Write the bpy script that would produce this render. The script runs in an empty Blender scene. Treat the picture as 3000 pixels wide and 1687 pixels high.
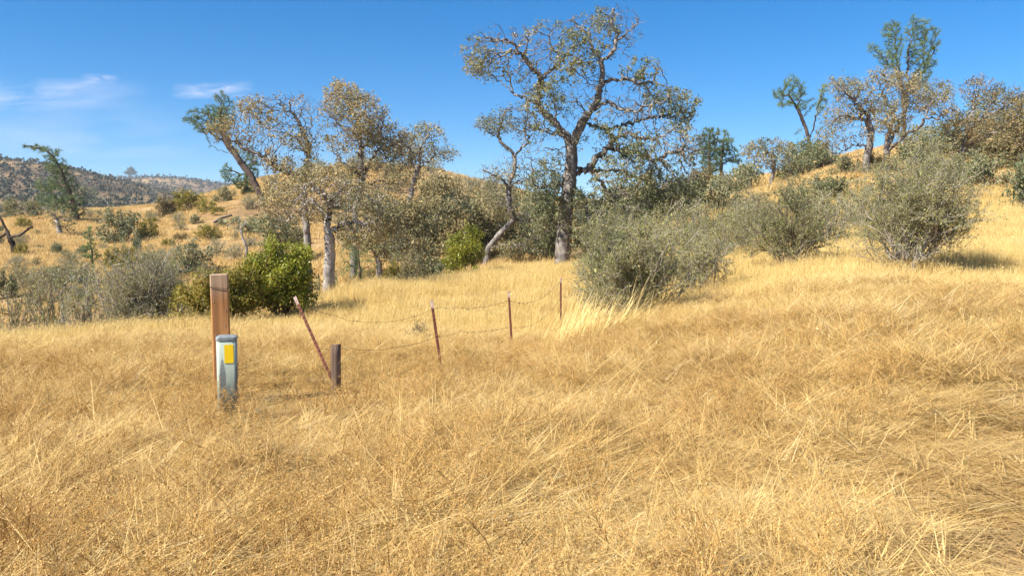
import bpy, math, random
import numpy as np
from math import radians

# ------------------------------------------------------------------ camera, light, exposure
SC = bpy.context.scene
COL = SC.collection
rng = np.random.default_rng(7)
random.seed(7)

W, H = 3000.0, 1687.0                     # pixel grid in which the photograph was measured
HFOV = radians(65.0)
F = W / 2 / math.tan(HFOV / 2)
CAM = np.array([0.0, 0.0, 1.6])
PITCH = math.atan((843.5 - 699.0) / F)    # camera looks slightly down

cam_d = bpy.data.cameras.new('camera')
cam_d.sensor_width = 36.0
cam_d.lens = 18.0 / math.tan(HFOV / 2)
cam_d.clip_start = 0.05
cam_d.clip_end = 60000.0
cam = bpy.data.objects.new('camera', cam_d)
cam.location = CAM
cam.rotation_euler = (radians(90) - PITCH, 0, 0)
COL.objects.link(cam)
SC.camera = cam

SUN_DIR = np.array([-0.66, -0.40, 0.74]); SUN_DIR /= np.linalg.norm(SUN_DIR)
SUN_EL = math.asin(SUN_DIR[2]); SUN_AZ = math.atan2(SUN_DIR[0], SUN_DIR[1])
world = bpy.data.worlds.new('World'); SC.world = world; world.use_nodes = True
wn = world.node_tree.nodes; wl = world.node_tree.links; wn.clear()
sky = wn.new('ShaderNodeTexSky'); sky.sky_type = 'NISHITA'; sky.sun_disc = False
sky.sun_elevation = SUN_EL; sky.sun_rotation = SUN_AZ
sky.altitude = 900; sky.air_density = 0.9; sky.dust_density = 0.15; sky.ozone_density = 5.0
bg = wn.new('ShaderNodeBackground'); bg.inputs['Strength'].default_value = 0.075
wo = wn.new('ShaderNodeOutputWorld')
hs = wn.new('ShaderNodeHueSaturation'); hs.inputs['Saturation'].default_value = 1.38; hs.inputs['Hue'].default_value = 0.498
wl.new(sky.outputs[0], hs.inputs['Color']); wl.new(hs.outputs[0], bg.inputs[0]); wl.new(bg.outputs[0], wo.inputs[0])

sun_d = bpy.data.lights.new('sun', 'SUN'); sun_d.energy = 5.0; sun_d.angle = radians(0.53)
sun_d.color = (1.0, 0.93, 0.82)
sun = bpy.data.objects.new('sun', sun_d)
from mathutils import Vector
sun.rotation_euler = Vector(SUN_DIR).to_track_quat('Z', 'Y').to_euler()
sun.location = (-20, -12, 25)
COL.objects.link(sun)

SC.view_settings.view_transform = 'Standard'
SC.view_settings.look = 'None'
SC.view_settings.exposure = 1.14
SC.view_settings.gamma = 1.0
SC.render.engine = 'CYCLES'
SC.cycles.max_bounces = 6
SC.cycles.diffuse_bounces = 3
SC.cycles.transparent_max_bounces = 12
SC.cycles.use_denoising = True
SC.cycles.denoiser = 'OPENIMAGEDENOISE'; SC.cycles.denoising_input_passes = 'RGB_ALBEDO_NORMAL'; SC.cycles.denoising_prefilter = 'ACCURATE'
SC.render.filter_size = 1.2

# ------------------------------------------------------------------ pixel <-> place
FWD = np.array([0, math.cos(PITCH), -math.sin(PITCH)])
UP = np.array([0, math.sin(PITCH), math.cos(PITCH)])
def ray(px, py):
    return np.array([(px - 1500) / F, 0, 0]) + UP * ((843.5 - py) / F) + FWD
def P(px, py, Y):
    d = ray(px, py)
    return CAM + d * (Y / d[1])

# ------------------------------------------------------------------ terrain: a height function
CTRL = []      # (theta, r, z)
def cp(px, py, Y):
    p = P(px, py, Y)
    CTRL.append((math.atan2(p[0], p[1]), math.hypot(p[0], p[1]), p[2]))
def cz(theta, r, z):
    CTRL.append((theta, r, z))
# the near ground under the camera
for th in (-3.0, -2.0, -1.2, -0.6, -0.3, 0, 0.3, 0.6, 1.2, 2.0, 3.0):
    cz(th, 0.6, 0.0); cz(th, 2.5, 0.02 + max(0, math.sin(th)) * 0.06)
# meadow
for q in [(669, 1246, 7.4), (645, 1192, 8.2), (984, 1168, 8.8), (1275, 1100, 10), (1495, 1025, 13), (1643, 947, 16.5),
          (2100, 835, 19), (1855, 915, 15), (2310, 770, 20), (2640, 765, 17), (2950, 600, 35), (2900, 1000, 9),
          (2900, 800, 16), (2400, 1000, 9.5), (0, 1000, 12.5), (0, 952, 16), (300, 940, 17), (530, 930, 17.5), (750, 920, 19),
          (955, 868, 26), (1180, 842, 29), (1340, 817, 32), (1500, 778, 36), (1650, 776, 36), (2000, 765, 27),
          (2180, 735, 30), (2450, 690, 30), (-500, 960, 16), (3500, 520, 35), (3500, 850, 12),
          (-500, 1250, 7), (3400, 1250, 6), (2000, 1250, 7.2), (1350, 1250, 7.2)]:
    cp(*q)
    if q[2] > 11: t_, r_, z_ = CTRL[-1]; CTRL[-1] = (t_, r_, z_ - min(0.2, 0.04 * (q[2] - 11) + 0.05) - (0.14 if q[0] < 800 else 0.0))
# gully behind the meadow on the left, hillside across it
for px, z in ((-500, -3.6), (0, -3.3), (300, -3.2), (600, -3.0), (850, -2.4)):
    cz(math.atan((px - 1500) / F), 31, z)
for q in [(-500, 900, 45), (0, 905, 44), (250, 890, 45), (500, 880, 47), (700, 855, 50), (1000, 790, 45), (1250, 770, 48),
          (-400, 760, 65), (0, 760, 65), (250, 755, 65), (500, 745, 66), (700, 725, 68), (850, 700, 72), (1000, 690, 70),
          (1250, 680, 66), (1450, 700, 58),
          (178, 690, 84), (-200, 700, 85), (110, 640, 98), (300, 606, 118), (400, 617, 112), (470, 640, 100), (530, 624, 100),
          (600, 605, 100), (-100, 680, 95),
          (700, 590, 96), (640, 575, 112), (760, 547, 116), (850, 522, 120), (980, 495, 125), (1080, 478, 126),
          (1180, 486, 126), (1300, 508, 125), (1400, 545, 122), (1480, 565, 120), (1000, 600, 100), (1250, 612, 92),
          (1600, 590, 115), (1800, 600, 100), (1600, 680, 62), (1800, 665, 55), (1950, 640, 50),
          (2000, 585, 75), (2150, 552, 74), (2250, 540, 70), (2255, 552, 62), (2400, 500, 74), (2537, 514, 48), (2599, 470, 56),
          (2700, 465, 58), (2830, 475, 55), (2990, 480, 60), (2300, 640, 38), (2700, 590, 38),
          (3400, 400, 60), (2600, 430, 85), (2900, 400, 85), (3400, 330, 90)]:
    cp(*q)
# beyond the first crest the ground falls away, then far ridges
def ce(px, py, Y, drop=0.0):
    p = P(px, py, Y); CTRL.append((math.atan2(p[0], p[1]), math.hypot(p[0], p[1]), p[2] - drop))
for px, py in ((-400, 660), (0, 640), (250, 640), (450, 640), (650, 610)):
    ce(px, py, 190, 4)
for px, py in ((-400, 610), (0, 600), (200, 605), (400, 615), (600, 625)):
    ce(px, py, 330, 3)
for px, py in ((-500, 445), (-200, 452), (0, 470), (130, 480), (250, 505), (390, 536), (480, 560), (560, 582), (700, 610), (900, 640)):
    ce(px, py, 720)
    ce(px, py + 60, 520)
for px, py in ((-500, 520), (0, 530), (250, 545), (450, 580), (600, 600), (850, 640)):
    ce(px, py, 1000)
for px, py in ((-500, 480), (0, 500), (300, 535), (370, 528), (420, 519), (500, 526), (600, 540), (700, 558), (900, 585), (1200, 610)):
    ce(px, py, 1600)
    ce(px, py + 30, 1300)
for px, py in ((900, 560), (1080, 555), (1300, 570), (1480, 600), (1800, 625), (2150, 620), (2500, 560), (2900, 500), (3400, 450)):
    ce(px, py, 200, 2)
for px, py in ((1300, 620), (1700, 630), (2200, 630), (2700, 600), (3300, 560)):
    ce(px, py, 600)
for th in (-0.9, -0.55, -0.2, 0.2, 0.55, 0.9):
    cz(th, 4500, 30)
# out of the picture: the same kind of rolling ground
for th in (1.1, 1.6, 2.2, 2.8):
    cz(th, 12, 0.5 * math.sin(th)); cz(th, 40, 3.0 * math.sin(th)); cz(th, 120, 12 * math.sin(th)); cz(th, 600, 30); cz(th, 4500, 40)
for th in (-1.1, -1.6, -2.2, -2.8):
    cz(th, 14, -0.1); cz(th, 32, -1.5); cz(th, 110, 4); cz(th, 700, 50); cz(th, 4500, 40)

C_ = np.array(CTRL)
KT, KR = 2.6, 1.5
def _uv(th, r):
    return np.stack([th * KT, np.log(r + 2.0) * KR], -1)
_cu = _uv(C_[:, 0], C_[:, 1])
_h = C_[:, 2] / (C_[:, 1] + 5.0)
def _k(d2):
    return 0.5 * d2 * np.log(d2 + 1e-9)
_n = len(C_)
_A = np.zeros((_n + 3, _n + 3))
_d2 = ((_cu[:, None] - _cu[None]) ** 2).sum(-1)
_A[:_n, :_n] = _k(_d2) + np.eye(_n) * 0.004
_A[:_n, _n] = 1; _A[:_n, _n + 1:] = _cu
_A[_n, :_n] = 1; _A[_n + 1:, :_n] = _cu.T
_w = np.linalg.solve(_A, np.concatenate([_h, np.zeros(3)]))

def field(x, y, s, seed):
    return 0.5 + 0.5 * (np.sin(x * s + 1.7 * np.sin(y * s * 0.8 + seed) + seed) * np.cos(y * s * 1.15 + 1.3 * np.sin(x * s * 0.7 + 2 * seed)))
def hills_noise(x, y, r):
    a = np.clip((r - 40) / 60, 0, 1)
    s = np.clip(r / 120, 0.3, 8)
    n = (np.sin(x / (7 * s) + 1.3 * np.sin(y / (9 * s))) * np.cos(y / (6.3 * s) + 0.7 + np.sin(x / (11 * s)))
         + 0.5 * np.sin(x / (2.9 * s) + y / (3.7 * s) + 2) * np.cos(y / (3.1 * s) - x / (5 * s)))
    return a * 0.30 * np.minimum(s, 6) * n
def bumps(x, y, r):
    a = np.clip(1 - r / 60, 0, 1)
    n = (np.sin(x * 1.7 + 1.1 * np.sin(y * 1.3)) * np.cos(y * 1.9 + 0.8 * np.sin(x * 0.9 + 2))
         + 0.6 * np.sin(x * 3.3 - y * 2.1 + 1) * np.cos(y * 3.9 + x * 1.2))
    return a * 0.05 * n
def zt(x, y):
    x = np.atleast_1d(np.asarray(x, float)); y = np.atleast_1d(np.asarray(y, float))
    r = np.hypot(x, y); th = np.arctan2(x, y)
    out = np.empty_like(r)
    for i in range(0, len(r), 20000):
        s = slice(i, i + 20000)
        u = _uv(th[s], r[s])
        d2 = ((u[:, None] - _cu[None]) ** 2).sum(-1)
        out[s] = _k(d2) @ _w[:_n] + _w[_n] + u @ _w[_n + 1:]
    return out * (r + 5.0) + bumps(x, y, r) + hills_noise(x, y, r)
def z1(x, y):
    return float(zt([x], [y])[0])
def hit(px, py, lo=3.0, hi=2500.0):
    """first place along the sight line through a pixel where it meets the ground"""
    d = ray(px, py)
    t = np.geomspace(lo, hi, 500)
    pts = CAM[None] + d[None] * (t / d[1])[:, None]
    g = pts[:, 2] - zt(pts[:, 0], pts[:, 1])
    k = np.where(g < 0)[0]
    if len(k) == 0:
        return None
    i = k[0]
    if i == 0: return pts[0]
    f = g[i - 1] / (g[i - 1] - g[i])
    return pts[i - 1] * (1 - f) + pts[i] * f
def gnd(px, Y):
    x = (px - 1500) / F * Y / math.cos(PITCH) * 1.0
    x = P(px, 699, Y)[0]
    return np.array([x, Y, z1(x, Y)])

# ------------------------------------------------------------------ mesh and object helpers
def make_mesh(name, verts, faces, mat, tint=None, smooth=True):
    me = bpy.data.meshes.new(name)
    verts = np.asarray(verts, np.float32)
    me.vertices.add(len(verts)); me.vertices.foreach_set('co', verts.ravel())
    loops, starts, totals, off = [], [], [], 0
    for f in faces:
        f = np.asarray(f, np.int32)
        if len(f) == 0: continue
        n, k = f.shape
        loops.append(f.ravel()); starts.append(off + np.arange(n) * k); totals.append(np.full(n, k)); off += n * k
    loops = np.concatenate(loops).astype(np.int32)
    starts = np.concatenate(starts).astype(np.int32)
    me.loops.add(len(loops)); me.loops.foreach_set('vertex_index', loops)
    me.polygons.add(len(starts)); me.polygons.foreach_set('loop_start', starts)
    me.polygons.foreach_set('use_smooth', np.full(len(starts), smooth))
    if tint is not None:
        a = me.attributes.new('tint', 'FLOAT', 'POINT'); a.data.foreach_set('value', np.asarray(tint, np.float32))
    me.materials.append(mat)
    me.update(calc_edges=True); me.validate()
    return me
def link(name, me, parent=None, loc=(0, 0, 0)):
    o = bpy.data.objects.new(name, me); COL.objects.link(o); o.location = loc
    if parent is not None: o.parent = parent
    return o
def thing(name, label, cat, loc, group=None, rz=0.0, scale=None):
    o = bpy.data.objects.new(name, None); COL.objects.link(o)
    o.empty_display_size = 0.2
    o.location = loc; o.rotation_euler = (0, 0, rz)
    if scale is not None: o.scale = scale
    o['label'] = label; o['category'] = cat
    if group: o['group'] = group
    return o
def dup(root, label, loc, rz, scale, group=None):
    r = root.copy(); COL.objects.link(r); r.location = loc; r.rotation_euler = (0, 0, rz); r.scale = scale
    r['label'] = label
    if 'group' in r: del r['group']
    if group: r['group'] = group
    for ch in list(root.children):
        c = ch.copy(); COL.objects.link(c); c.parent = r
    return r

# ------------------------------------------------------------------ materials
def new_mat(name):
    m = bpy.data.materials.new(name); m.use_nodes = True
    nt = m.node_tree; nt.nodes.clear()
    out = nt.nodes.new('ShaderNodeOutputMaterial')
    return m, nt, out
def N(nt, t, **kw):
    n = nt.nodes.new(t)
    for k, v in kw.items():
        if k in n.inputs: n.inputs[k].default_value = v
        else: setattr(n, k, v)
    return n
def ramp(nt, stops, src, interp='LINEAR'):
    r = nt.nodes.new('ShaderNodeValToRGB'); r.color_ramp.interpolation = interp
    e = r.color_ramp.elements
    while len(e) < len(stops): e.new(0.5)
    for k, (p, c) in enumerate(stops):
        e[k].position = p; e[k].color = (*c, 1)
    nt.links.new(src, r.inputs[0])
    return r.outputs[0]
def mixc(nt, fac, a, b, mode='MIX'):
    m = nt.nodes.new('ShaderNodeMix'); m.data_type = 'RGBA'; m.blend_type = mode
    L = nt.links
    if isinstance(fac, (int, float)): m.inputs[0].default_value = fac
    else: L.new(fac, m.inputs[0])
    for i, v in ((6, a), (7, b)):
        if isinstance(v, tuple): m.inputs[i].default_value = (*v, 1)
        else: L.new(v, m.inputs[i])
    return m.outputs[2]
def leaf_mat(name, stops, trans=0.25, rough=0.55, spec=0.25, vary=0.0, vscale=0.5):
    m, nt, out = new_mat(name); L = nt.links
    at = N(nt, 'ShaderNodeAttribute', attribute_name='tint')
    src = at.outputs['Fac']
    if vary:
        geo = N(nt, 'ShaderNodeNewGeometry')
        no = N(nt, 'ShaderNodeTexNoise', Scale=vscale, Detail=3.0)
        L.new(geo.outputs['Position'], no.inputs['Vector'])
        ma = N(nt, 'ShaderNodeMath', operation='MULTIPLY_ADD'); ma.inputs[1].default_value = vary; ma.inputs[2].default_value = -vary * 0.5
        L.new(no.outputs[0], ma.inputs[0])
        ad = N(nt, 'ShaderNodeMath', operation='ADD'); ad.use_clamp = True
        L.new(src, ad.inputs[0]); L.new(ma.outputs[0], ad.inputs[1]); src = ad.outputs[0]
    c = ramp(nt, stops, src)
    b = N(nt, 'ShaderNodeBsdfPrincipled', Roughness=rough); b.inputs['Specular IOR Level'].default_value = spec
    L.new(c, b.inputs['Base Color'])
    t = N(nt, 'ShaderNodeBsdfTranslucent'); L.new(c, t.inputs['Color'])
    mx = N(nt, 'ShaderNodeMixShader'); mx.inputs[0].default_value = trans
    L.new(b.outputs[0], mx.inputs[1]); L.new(t.outputs[0], mx.inputs[2]); L.new(mx.outputs[0], out.inputs[0])
    return m
def bark_mat(name, dark, light, scale=6.0, stretch=(1, 1, 0.35), bump=0.6, stops=(0.3, 0.7)):
    m, nt, out = new_mat(name); L = nt.links
    tc = N(nt, 'ShaderNodeTexCoord'); mp = N(nt, 'ShaderNodeMapping'); mp.inputs['Scale'].default_value = stretch
    L.new(tc.outputs['Object'], mp.inputs[0])
    no = N(nt, 'ShaderNodeTexNoise', Scale=scale, Detail=6.0, Roughness=0.7); L.new(mp.outputs[0], no.inputs['Vector'])
    c = ramp(nt, [(stops[0], dark), (stops[1], light)], no.outputs[0])
    b = N(nt, 'ShaderNodeBsdfPrincipled', Roughness=0.9); b.inputs['Specular IOR Level'].default_value = 0.1
    L.new(c, b.inputs['Base Color'])
    no2 = N(nt, 'ShaderNodeTexNoise', Scale=scale * 4, Detail=4.0); L.new(mp.outputs[0], no2.inputs['Vector'])
    bp = N(nt, 'ShaderNodeBump', Strength=bump, Distance=0.03); L.new(no2.outputs[0], bp.inputs['Height']); L.new(bp.outputs[0], b.inputs['Normal'])
    L.new(b.outputs[0], out.inputs[0])
    return m

M = {}
M['oak_bark'] = bark_mat('oak_bark', (0.06, 0.052, 0.046), (0.36, 0.325, 0.29), 5.0)
M['oak_bark_pale'] = bark_mat('pale_oak_bark', (0.13, 0.117, 0.105), (0.46, 0.42, 0.375), 4.0, stops=(0.3, 0.6))
M['pine_bark'] = bark_mat('pine_bark', (0.05, 0.036, 0.03), (0.17, 0.125, 0.10), 5.0)
M['burnt_bark'] = bark_mat('burnt_bark', (0.02, 0.017, 0.015), (0.10, 0.075, 0.06), 4.0)
M['shrub_twig'] = bark_mat('shrub_twig', (0.20, 0.175, 0.145), (0.48, 0.43, 0.36), 9.0, bump=0.2)
M['brown_twig'] = bark_mat('brown_twig', (0.12, 0.095, 0.08), (0.32, 0.265, 0.225), 9.0, bump=0.2)
M['red_stem'] = bark_mat('red_stem', (0.08, 0.03, 0.02), (0.22, 0.085, 0.055), 9.0, bump=0.2)
M['oak_leaf'] = leaf_mat('oak_leaf', [(0.0, (0.12, 0.14, 0.07)), (0.4, (0.22, 0.22, 0.115)), (0.62, (0.33, 0.285, 0.135)), (0.8, (0.43, 0.32, 0.13)), (1.0, (0.48, 0.39, 0.22))], 0.22, vary=0.5, vscale=0.6)
M['oak_leaf_green'] = leaf_mat('green_oak_leaf', [(0.0, (0.115, 0.14, 0.065)), (0.5, (0.205, 0.225, 0.11)), (0.8, (0.31, 0.29, 0.14)), (1.0, (0.42, 0.33, 0.16))], 0.22, vary=0.4, vscale=0.6)
M['oak_leaf_brown'] = leaf_mat('brown_oak_leaf', [(0.0, (0.12, 0.125, 0.055)), (0.4, (0.22, 0.19, 0.085)), (0.75, (0.32, 0.235, 0.10)), (1.0, (0.40, 0.28, 0.13))], 0.22, vary=0.4, vscale=0.5)
M['shrub_leaf'] = leaf_mat('shrub_leaf', [(0.0, (0.17, 0.185, 0.07)), (0.5, (0.30, 0.305, 0.115)), (0.85, (0.40, 0.375, 0.155)), (1.0, (0.46, 0.37, 0.17))], 0.3, vary=0.35, vscale=0.9)
M['manzanita_leaf'] = leaf_mat('bright_leaf', [(0.0, (0.15, 0.17, 0.022)), (0.5, (0.29, 0.315, 0.034)), (0.85, (0.40, 0.41, 0.05)), (1.0, (0.48, 0.38, 0.08))], 0.3, rough=0.4, spec=0.4)
M['olive_leaf'] = leaf_mat('olive_leaf', [(0.0, (0.15, 0.14, 0.024)), (0.5, (0.30, 0.27, 0.038)), (0.85, (0.36, 0.30, 0.05)), (1.0, (0.42, 0.27, 0.08))], 0.25, rough=0.45, spec=0.35)
M['pine_needle'] = leaf_mat('pine_needle', [(0.0, (0.09, 0.14, 0.06)), (0.6, (0.175, 0.25, 0.095)), (1.0, (0.27, 0.33, 0.14))], 0.2)
M['pine_needle_pale'] = leaf_mat('pale_pine_needle', [(0.0, (0.09, 0.14, 0.06)), (0.6, (0.15, 0.20, 0.09)), (1.0, (0.24, 0.26, 0.14))], 0.25)
M['sapling_needle'] = leaf_mat('sapling_needle', [(0.0, (0.07, 0.15, 0.05)), (0.6, (0.12, 0.22, 0.075)), (1.0, (0.2, 0.28, 0.11))], 0.25)

def grass_mat(name, stops, trans=0.3):
    m, nt, out = new_mat(name); L = nt.links
    at = N(nt, 'ShaderNodeAttribute', attribute_name='tint')
    oi = N(nt, 'ShaderNodeObjectInfo')
    geo = N(nt, 'ShaderNodeNewGeometry')
    no = N(nt, 'ShaderNodeTexNoise', Scale=0.35, Detail=4.0); L.new(geo.outputs['Position'], no.inputs['Vector'])
    a = N(nt, 'ShaderNodeMath', operation='MULTIPLY_ADD'); a.inputs[1].default_value = 0.5; a.inputs[2].default_value = -0.25
    L.new(no.outputs[0], a.inputs[0])
    b2 = N(nt, 'ShaderNodeMath', operation='MULTIPLY_ADD'); b2.inputs[1].default_value = 0.16; b2.inputs[2].default_value = -0.08
    L.new(oi.outputs['Random'], b2.inputs[0])
    s = N(nt, 'ShaderNodeMath', operation='ADD'); L.new(at.outputs['Fac'], s.inputs[0]); L.new(a.outputs[0], s.inputs[1])
    s2 = N(nt, 'ShaderNodeMath', operation='ADD'); s2.use_clamp = True; L.new(s.outputs[0], s2.inputs[0]); L.new(b2.outputs[0], s2.inputs[1])
    c = ramp(nt, stops, s2.outputs[0])
    n2 = N(nt, 'ShaderNodeTexNoise', Scale=0.9, Detail=5.0, Roughness=0.65); L.new(geo.outputs['Position'], n2.inputs['Vector'])
    c = mixc(nt, 0.8, c, ramp(nt, [(0.34, (0.80, 0.755, 0.72)), (0.5, (1.0, 1.0, 1.0))], n2.outputs[0]), 'MULTIPLY')
    b = N(nt, 'ShaderNodeBsdfPrincipled', Roughness=0.5); b.inputs['Specular IOR Level'].default_value = 0.3
    L.new(c, b.inputs['Base Color'])
    t = N(nt, 'ShaderNodeBsdfTranslucent'); L.new(c, t.inputs['Color'])
    mx = N(nt, 'ShaderNodeMixShader'); mx.inputs[0].default_value = trans
    L.new(b.outputs[0], mx.inputs[1]); L.new(t.outputs[0], mx.inputs[2]); L.new(mx.outputs[0], out.inputs[0])
    return m
M['grass'] = grass_mat('dry_grass', [(0.0, (0.36, 0.22, 0.08)), (0.3, (0.57, 0.385, 0.145)), (0.6, (0.70, 0.51, 0.205)), (0.85, (0.745, 0.575, 0.255)), (1.0, (0.80, 0.67, 0.37))])
M['straw'] = grass_mat('dry_straw', [(0.0, (0.44, 0.28, 0.09)), (0.4, (0.64, 0.455, 0.155)), (0.8, (0.75, 0.58, 0.23)), (1.0, (0.81, 0.69, 0.37))])
M['thistle'] = grass_mat('dry_thistle', [(0.0, (0.28, 0.165, 0.065)), (0.4, (0.50, 0.32, 0.125)), (0.7, (0.60, 0.38, 0.12)), (1.0, (0.72, 0.48, 0.16))])

def ground_mat(name='dry_ground', cols=None, s1=0.05):
    m, nt, out = new_mat(name); L = nt.links
    geo = N(nt, 'ShaderNodeNewGeometry')
    n1 = N(nt, 'ShaderNodeTexNoise', Scale=s1, Detail=8.0, Roughness=0.62); L.new(geo.outputs['Position'], n1.inputs['Vector'])
    n2 = N(nt, 'ShaderNodeTexNoise', Scale=1.3, Detail=8.0, Roughness=0.7); L.new(geo.outputs['Position'], n2.inputs['Vector'])
    n3 = N(nt, 'ShaderNodeTexNoise', Scale=12.0, Detail=6.0, Roughness=0.7); L.new(geo.outputs['Position'], n3.inputs['Vector'])
    a = ramp(nt, cols or [(0.32, (0.22, 0.14, 0.08)), (0.46, (0.40, 0.265, 0.125)), (0.6, (0.50, 0.345, 0.165)), (0.75, (0.57, 0.42, 0.21))], n1.outputs[0])
    b = ramp(nt, [(0.3, (0.45, 0.42, 0.40)), (0.6, (1.0, 1.0, 1.0))], n2.outputs[0])
    c = ramp(nt, [(0.3, (0.5, 0.48, 0.45)), (0.65, (1.05, 1.05, 1.05))], n3.outputs[0])
    x = mixc(nt, 0.7, a, b, 'MULTIPLY'); x = mixc(nt, 0.6, x, c, 'MULTIPLY')
    bs = N(nt, 'ShaderNodeBsdfPrincipled', Roughness=0.95); bs.inputs['Specular IOR Level'].default_value = 0.05
    L.new(x, bs.inputs['Base Color'])
    bp = N(nt, 'ShaderNodeBump', Strength=0.8, Distance=0.25); L.new(n2.outputs[0], bp.inputs['Height']); L.new(bp.outputs[0], bs.inputs['Normal'])
    L.new(bs.outputs[0], out.inputs[0])
    return m
M['ground'] = ground_mat()
M['far_ground'] = ground_mat('ridge_ground', [(0.36, (0.13, 0.10, 0.075)), (0.5, (0.24, 0.17, 0.105)), (0.6, (0.40, 0.28, 0.14)), (0.75, (0.52, 0.38, 0.19))], 0.012)

# ------------------------------------------------------------------ the ground, one sheet in three pieces
th_in = np.linspace(-0.85, 0.85, 460)
th_out = np.linspace(0.85, 2 * math.pi - 0.85, 90)[1:-1]
TH = np.concatenate([th_in, th_out]); nT = len(TH)
R = np.concatenate([np.geomspace(0.25, 15, 70), np.geomspace(15, 260, 190)[1:], np.geomspace(260, 5200, 110)[1:]]); nR = len(R)
gx = (R[:, None] * np.sin(TH)[None]).ravel(); gy = (R[:, None] * np.cos(TH)[None]).ravel()
gz = zt(gx, gy)
G = np.stack([gx, gy, gz], -1)
iR, iT = np.meshgrid(np.arange(nR - 1), np.arange(nT), indexing='ij')
jT = (iT + 1) % nT
q = np.stack([iR * nT + iT, iR * nT + jT, (iR + 1) * nT + jT, (iR + 1) * nT + iT], -1)
def ground_piece(name, k0, k1, cap=False, mat='ground'):
    f = q[k0:k1].reshape(-1, 4); lo, hi = k0 * nT, (k1 + 1) * nT
    v = G[lo:hi]; f = f - lo
    faces = [f]
    if cap:
        v = np.concatenate([v, [[0, 0, float(gz[:nT].mean())]]]); c = len(v) - 1
        i = np.arange(nT); faces.append(np.stack([np.full(nT, c), (i + 1) % nT, i], -1))
    o = link(name, make_mesh(name, v, faces, M[mat])); o['kind'] = 'structure'; return o
kA = int(np.searchsorted(R, 34)); kB = int(np.searchsorted(R, 230))
ground_piece('meadow', 0, kA, True)
ground_piece('hillside', kA, kB)
ground_piece('distant_hills', kB, nR - 1, mat='far_ground')

# ------------------------------------------------------------------ branching plants
def unit(v):
    return v / (np.linalg.norm(v, axis=-1, keepdims=True) + 1e-9)

class Skel:
    def __init__(s):
        s.pos = []; s.par = []
    def arr(s):
        return np.array(s.pos), np.array(s.par, int)
    def add(s, p, par):
        s.pos.append(np.asarray(p, float)); s.par.append(par); return len(s.pos) - 1
    def polyline(s, pts, step, jit, attach=None):
        pts = [np.asarray(p, float) for p in pts]
        if attach is None and len(s.pos):
            a = np.array(s.pos); attach = int(np.argmin(((a - pts[0]) ** 2).sum(1)))
        cur = attach if attach is not None else s.add(pts[0], -1)
        prev = s.pos[cur]; 
        for p in pts[1:]:
            d = np.linalg.norm(p - prev); n = max(1, int(round(d / step)))
            for k in range(1, n + 1):
                q_ = prev + (p - prev) * k / n
                if k < n: q_ = q_ + rng.normal(0, jit * step, 3)
                cur = s.add(q_, cur)
            prev = p

def colonize(sk, att, step, kill, infl, jit=0.3, iters=90, max_nodes=9000, grav=0.0):
    pos, par = sk.arr(); par = list(par); P0 = [pos]
    att = att.copy()
    cnt = len(pos)
    nd = np.full(len(att), 1e9); ni = np.zeros(len(att), int)
    def upd(new, base):
        for i in range(0, len(new), 400):
            ch = new[i:i + 400]
            d = np.sqrt(np.maximum(0, (att ** 2).sum(1)[:, None] + (ch ** 2).sum(1)[None] - 2 * att @ ch.T))
            k = d.argmin(1); m = d[np.arange(len(att)), k]
            u = m < nd; nd[u] = m[u]; ni[u] = base + i + k[u]
    upd(pos, 0)
    allp = pos
    for it in range(iters):
        act = nd < infl
        if not act.any() or cnt > max_nodes: break
        ids = ni[act]
        v = unit(att[act] - allp[ids])
        un, inv = np.unique(ids, return_inverse=True)
        acc = np.zeros((len(un), 3)); np.add.at(acc, inv, v)
        d = unit(unit(acc) + rng.normal(0, jit, acc.shape) + np.array([0, 0, -grav]))
        new = allp[un] + d * step
        upd(new, cnt)
        par += list(un); allp = np.concatenate([allp, new]); cnt = len(allp)
        keep = nd > kill
        # a node that gets no nearer gives its attractor up
        keep &= rng.random(len(att)) > 0.004
        att = att[keep]; nd = nd[keep]; ni = ni[keep]
        if len(att) == 0: break
    return allp, np.array(par, int)

def radii(pos, par, r_tip, r_base, e=None):
    n = len(pos); kids = np.bincount(par[par >= 0], minlength=n)
    tips = kids == 0
    nt_ = tips.sum()
    if e is None: e = max(1.3, math.log(max(nt_, 3)) / math.log(r_base / r_tip))
    w = np.where(tips, 1.0, 0.0)
    for i in range(n - 1, 0, -1):
        if par[i] >= 0: w[par[i]] += w[i]
    rad = r_tip * w ** (1 / e)
    main = np.full(n, -1)
    best = np.zeros(n)
    for i in range(n):
        p = par[i]
        if p >= 0 and w[i] > best[p]: best[p] = w[i]; main[p] = i
    return rad, main, tips

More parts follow.
